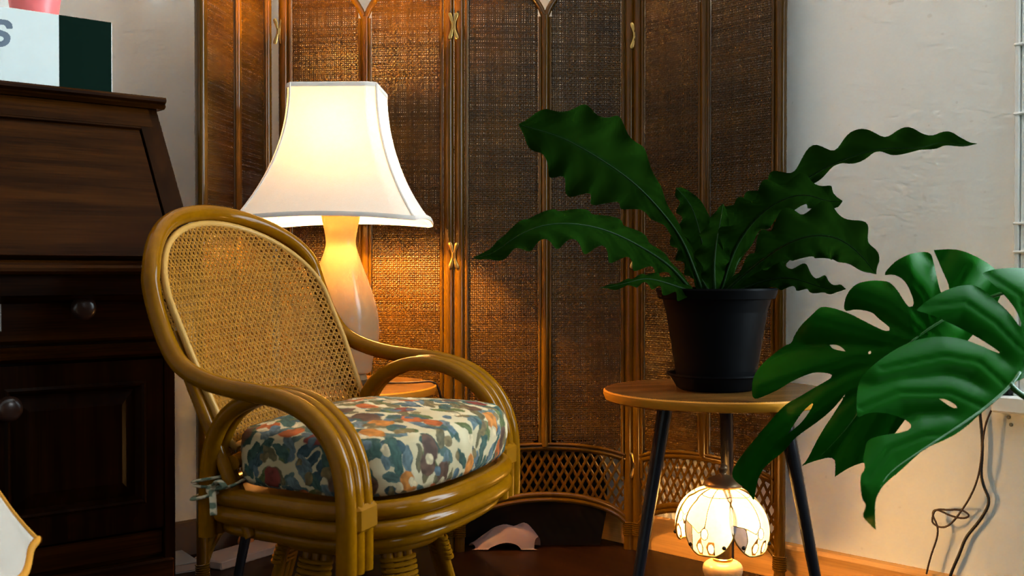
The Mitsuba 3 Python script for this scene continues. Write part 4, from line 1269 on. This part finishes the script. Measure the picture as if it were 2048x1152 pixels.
PET = petal_shape()
cuts = [LineString([(-1.2, 0.46), (0.1, 0.45), (1.2, 0.46)]), LineString([(0.02, -0.1), (0.0, 0.62)]), LineString([(-1.2, 0.20), (1.2, 0.22)]), LineString([(-1.2, 0.58), (-0.55, 0.64), (-0.22, 0.72), (0.0, 0.62), (0.25, 0.72), (0.6, 0.64), (1.2, 0.58)]),
        LineString([(-0.55, 0.64), (-0.50, 0.80), (-0.62, 1.1)]), LineString([(0.60, 0.64), (0.52, 0.80), (0.62, 1.1)])]
regs = list(shapely.ops.polygonize(shapely.unary_union([PET.exterior] + [c.intersection(PET) for c in cuts]))) if hasattr(shapely, 'ops') else []
circ = [(Point(-0.02, 0.72).buffer(0.14), 'white'), (Point(-0.20, 0.905).buffer(0.12), 'white'), (Point(0.20, 0.905).buffer(0.12), 'white')]
circ = [(shapely.affinity.scale(c, 1.0, 0.55, origin='centroid').intersection(PET.buffer(-0.005)), m) for c, m in circ]
cu = shapely.unary_union([c for c, _ in circ])
panes = [(c, m) for c, m in circ]
for g in regs:
    h = g.difference(cu)
    for q in getattr(h, 'geoms', [h]):
        if q.area < 0.004:
            continue
        x, y = q.centroid.x, q.centroid.y
        mat = 'cream' if y < 0.62 else ('grey' if abs(x) > 0.52 else 'rose')
        panes.append((q, mat))


def flat_mesh(poly, step=0.075):
    c = np.array([poly.exterior.interpolate(q, normalized=True).coords[0] for q in np.linspace(0, 1, max(10, int(poly.exterior.length / step)), endpoint=False)])
    x0, y0, x1, y1 = poly.bounds
    g = np.stack([a.ravel() for a in np.meshgrid(np.arange(x0, x1, step * 1.3), np.arange(y0, y1, step * 0.9))], 1)
    g = g[shapely.contains_xy(poly.buffer(-step * 0.4), g[:, 0], g[:, 1])]
    pts = np.vstack([c, g])
    tri = Delaunay(pts).simplices
    m = pts[tri].mean(1)
    return pts, tri[shapely.contains_xy(poly, m[:, 0], m[:, 1])], c


for k, rel in enumerate((31.5, -31.5, 137, -137)):
    az = -math.pi / 2 + math.radians(rel) + 0.03
    pk = 'petal_lamp__petal' + ('' if k == 0 else f'_{k:03d}')
    wires = []
    for poly, mat in panes:
        pts, tri, c = flat_mesh(poly)
        m = trimesh.Trimesh(petal_map(pts[:, 0], pts[:, 1], az), tri, process=False)
        add(pk + '__pane', m, 'mat_glass_' + mat, True)
        cl = np.vstack([c, c[:1]])
        wires.append(tube(petal_map(c[:, 0], c[:, 1], az), 0.0007, 5, closed=True))
    add(pk + '__came', join(wires), 'mat_came', True)
    ec = np.array([PET.exterior.interpolate(q, normalized=True).coords[0] for q in np.linspace(0, 1, 60, endpoint=False)])
    add(pk + '__rim', tube(petal_map(ec[:, 0], ec[:, 1], az), 0.0019, 8, closed=True), 'mat_brass', True)
    for s_ in (-0.62, 0.62):
        b = trimesh.creation.icosphere(2, 0.0044)
        b.apply_translation(petal_map(s_, 0.885, az) + unit(petal_map(s_, 0.885, az) - GC - [0, 0, 0.2]) * 0.002)
        add(pk + '__stud', b, 'mat_black', True)
add('petal_lamp__cord', tube(spline([GC + [-0.062, 0.01, 0.005], GC + [-0.10, 0.02, 0.004], GC + [-0.16, -0.04, 0.004], GC + [-0.22, -0.2, 0.004]], 30), 0.0025, 8), 'mat_cord', True)

# ------------------------------------------------------------------ sockets and cords on the right wall
tag('black_plug', 'black plug and cable end lying on the white window sill beside the monstera leaf', 'plug')
qu = wall_u(on_right_wall(2008, 800, 0.03))
add('black_plug', join([frame_map(hullbox(qu - 0.016, qu + 0.016, 0.004, 0.030, zs0 + 0.0365, zs0 + 0.056, 0.006), CORNER, U, V), frame_map(tube([[qu - 0.014, 0.017, zs0 + 0.046], [qu - 0.034, 0.024, zs0 + 0.044]], 0.005, 8), CORNER, U, V)]), 'mat_black', 30)
for x, y in ((2019, 835), (2024, 850)):
    sk = on_right_wall(x, y, 0.0)
    m = lathe([(0, 0.0), (0.0042, 0.0), (0.0042, 0.0012), (0.003, 0.0022), (0, 0.0024)], 16)
    k = add('wall_screw', frame_map(m, sk, U, (0, 0, 1), V), 'mat_steel', 30)
    tag(k, 'small metal screw head in the right wall, ' + ('upper one' if y < 840 else 'lower one') + ' under the white window sill', 'screw')
wp = lambda pts, off=0.012: [on_right_wall(x, y, off) for x, y in pts]
tag('black_cable', 'thick black cable hanging down the right wall in a loose bend', 'cable')
add('black_cable', tube(spline(wp([(1960, 800), (1962, 832), (1966, 875), (1966, 920), (1965, 950), (1972, 978), (1980, 1000), (1975, 1022), (1955, 1052), (1935, 1078), (1922, 1110), (1906, 1148), (1902, 1165)], 0.011), 90), 0.0033, 8), 'mat_cord', True)
tag('thin_cable', 'thin brown cable with a knotted loop hanging down the right wall', 'cable')
add('thin_cable', tube(spline(wp([(2002, 796), (1984, 822), (1972, 855), (1967, 890), (1963, 930), (1955, 966), (1940, 1000), (1926, 1022), (1905, 1048), (1885, 1056), (1868, 1046), (1868, 1034), (1874, 1022), (1900, 1021), (1926, 1022), (1940, 1032), (1934, 1037), (1905, 1033), (1885, 1024), (1872, 1022), (1868, 1030), (1876, 1050), (1877, 1075), (1866, 1110), (1856, 1150)], 0.024), 200), 0.0022, 8), 'mat_brown_cord', True)

# ------------------------------------------------------------------ things on the floor
tag('crumpled_cloth', 'crumpled pale pink cloth lying on the floor behind the folding screen', 'cloth')
cx0, cy0 = -0.020, 3.020
gu, gv = np.meshgrid(np.linspace(-1, 1, 70), np.linspace(-1, 1, 50), indexing='ij')
rad = np.sqrt(gu ** 2 + gv ** 2)
X = cx0 + 0.090 * gu * (1 + 0.1 * np.sin(3 * gv))
Y = cy0 + 0.030 * gv
nn = meshkit.fbm(np.stack([gu * 1.6, gv * 1.5, gu * 0 + 1.5], -1), 2, 3)
Z = 0.004 + 0.080 * np.clip(1 - rad ** 2 * 0.8, 0, 1) ** 0.7 * (0.62 + 0.38 * np.clip(gu + 0.3, -1, 1)) * (0.75 + 0.5 * nn)
fold = 0.010 * np.sin(gu * 5 + gv * 4 + nn * 6) * np.clip(1 - rad, 0, 1)
P = np.stack([X, Y, np.maximum(Z + fold, 0.002)], -1)
add('crumpled_cloth', trimesh.Trimesh(*grid(P), process=False), 'mat_cloth', True)


def on_floor(x, y, z=0.0):
    d = (EYE - z) * FOC / (y - HOR)
    return np.array([(x - CX) / FOC * d, d, z])


tag('pale_box', 'long flat pale grey box on the floor beneath the rattan chair', 'box')
a, b = on_floor(440, 1144), on_floor(562, 1106)
ex = unit(b - a)
ey = np.array([-ex[1], ex[0], 0])
add('pale_box', frame_map(hullbox(0, np.linalg.norm(b - a), 0, 0.10, 0.0, 0.022, 0.003), a, ex, ey), 'mat_paper')
tag('grey_book', 'grey book lying on the floor beside the bureau foot', 'book')
a, b = on_floor(330, 1154), on_floor(388, 1145)
ex = unit(b - a)
ey = np.array([-ex[1], ex[0], 0])
add('grey_book__cover', frame_map(join([hullbox(0, 0.085, 0, 0.14, 0.0, 0.003, 0.001), hullbox(0, 0.085, 0, 0.14, 0.021, 0.024, 0.001), hullbox(0.082, 0.085, 0, 0.14, 0.0, 0.024, 0.001)]), a, ex, ey), 'mat_steel_grey')
add('grey_book__pages', frame_map(hullbox(0.003, 0.0815, 0.003, 0.137, 0.0032, 0.0208, 0.001), a, ex, ey), 'mat_paper')
scene['mat_steel_grey'] = princ((0.16, 0.16, 0.165), 0.5, 0.2)
tag('brown_ball', 'small orange-brown ball on the floor under the left of the rattan chair', 'ball')
bb = on_floor(490, 1100, 0.0)
ball = trimesh.creation.icosphere(3, 0.022)
ball.apply_translation(bb + [0, 0, 0.022])
scene['mat_ball'] = princ((0.32, 0.10, 0.025), 0.3, 0.5)
add('brown_ball', ball, 'mat_ball', True)

tag('black_bag', 'black fabric bag standing behind the folding screen, seen through its lower arch', 'bag')
bg = trimesh.creation.box(bounds=[[-0.20, -0.026, 0.0], [0.20, 0.026, 0.30]])
for _ in range(4):
    bg = bg.subdivide()
bv = bg.vertices.copy()
bulge = 1 + 0.10 * np.sin(np.pi * np.clip(bv[:, 2] / 0.30, 0, 1)) - 0.12 * np.clip((bv[:, 2] - 0.2) / 0.1, 0, 1) ** 2
bv[:, :2] *= bulge[:, None]
bv[:, 2] *= 1 - 0.06 * (bv[:, 0] / 0.19) ** 4
bv += (meshkit.fbm(bv * 16 + 5, 3, 2)[:, None] - 0.5) * 0.012 * np.clip(bv[:, 2:3] / 0.02, 0, 1)
bv[:, 2] = np.maximum(bv[:, 2], 0)
add('black_bag__body', trimesh.Trimesh(bv + [0.045, 3.085, 0], bg.faces, process=True), 'mat_bag', 50)
add('black_bag__handle', tube(spline([(-0.035, 3.085, 0.275), (-0.015, 3.085, 0.315), (0.045, 3.085, 0.330), (0.105, 3.085, 0.315), (0.125, 3.085, 0.275)], 30), 0.008, 8, flat=0.5), 'mat_bag', True)
scene['mat_bag'] = princ((0.006, 0.005, 0.005), 0.8, 0.05)

# ------------------------------------------------------------------ bell shade lamp at the left edge, near the viewer
tag('near_lamp', 'cream bell lampshade with orange trim, cut off at the lower left corner', 'lamp')
NC = np.array([-0.752, 1.30, 0.0])
n_r, n_h = 64, 24
zt, zbm = 0.66, 0.416


def near_ring(t):
    """t 0 at the hem, 1 at the top; six panels, each hem a scallop, the ribs run out to points"""
    ang = np.arange(n_r * 6 // 6 * 1 + 56) * 2 * np.pi / (n_r + 56)
    ph = (ang * 6 / (2 * np.pi)) % 1.0
    e = np.abs(ph - 0.5) * 2             # 1 at the ribs, 0 mid panel
    r = 0.070 + 0.098 * (1 - t) ** 1.45
    r = r * (1 - 0.05 * (1 - e ** 2)) + 0.012 * e ** 10 * (1 - t) ** 6
    dz = (-0.026 * (1 - e ** 2.2) + 0.008 * (e > 2)) * (1 - t) ** 3
    a = ang + math.radians(-22)
    return np.stack([NC[0] + r * np.cos(a), NC[1] + r * np.sin(a), zbm + (zt - zbm) * t + dz], 1), e


rows = [near_ring(t)[0] for t in np.linspace(0, 1, n_h)]
P = np.stack(rows, 1)
add('near_lamp__shade', trimesh.Trimesh(*grid(P, True), process=False), 'mat_near_shade', True)
add('near_lamp__hem_trim', tube(P[:, 0], 0.0055, 8, closed=True), 'mat_orange_trim', 40)
for k in range(6):
    i = k * (n_r + 56) // 6
    add('near_lamp__rib_trim', tube(P[i], 0.0028, 6), 'mat_orange_trim', 40)
add('near_lamp__base', lathe(np.vstack([[(0, 0)], smooth_profile([(0.085, 0), (0.090, 0.008), (0.060, 0.022), (0.028, 0.06), (0.040, 0.14), (0.052, 0.20), (0.036, 0.28), (0.018, 0.33), (0.014, 0.44), (0.012, 0.56)], 50), [(0, 0.561)]]), 36, NC), 'mat_dark_brass', 40)
add('near_lamp__spider', join([tube([NC + [0, 0, 0.555], NC + [0, 0, 0.648]], 0.003, 8)] + [tube([NC + [0, 0, 0.648], NC + [0.070 * math.cos(a), 0.070 * math.sin(a), 0.655]], 0.0018, 6) for a in (0.3, 2.4, 4.5)]), 'mat_brass', 40)
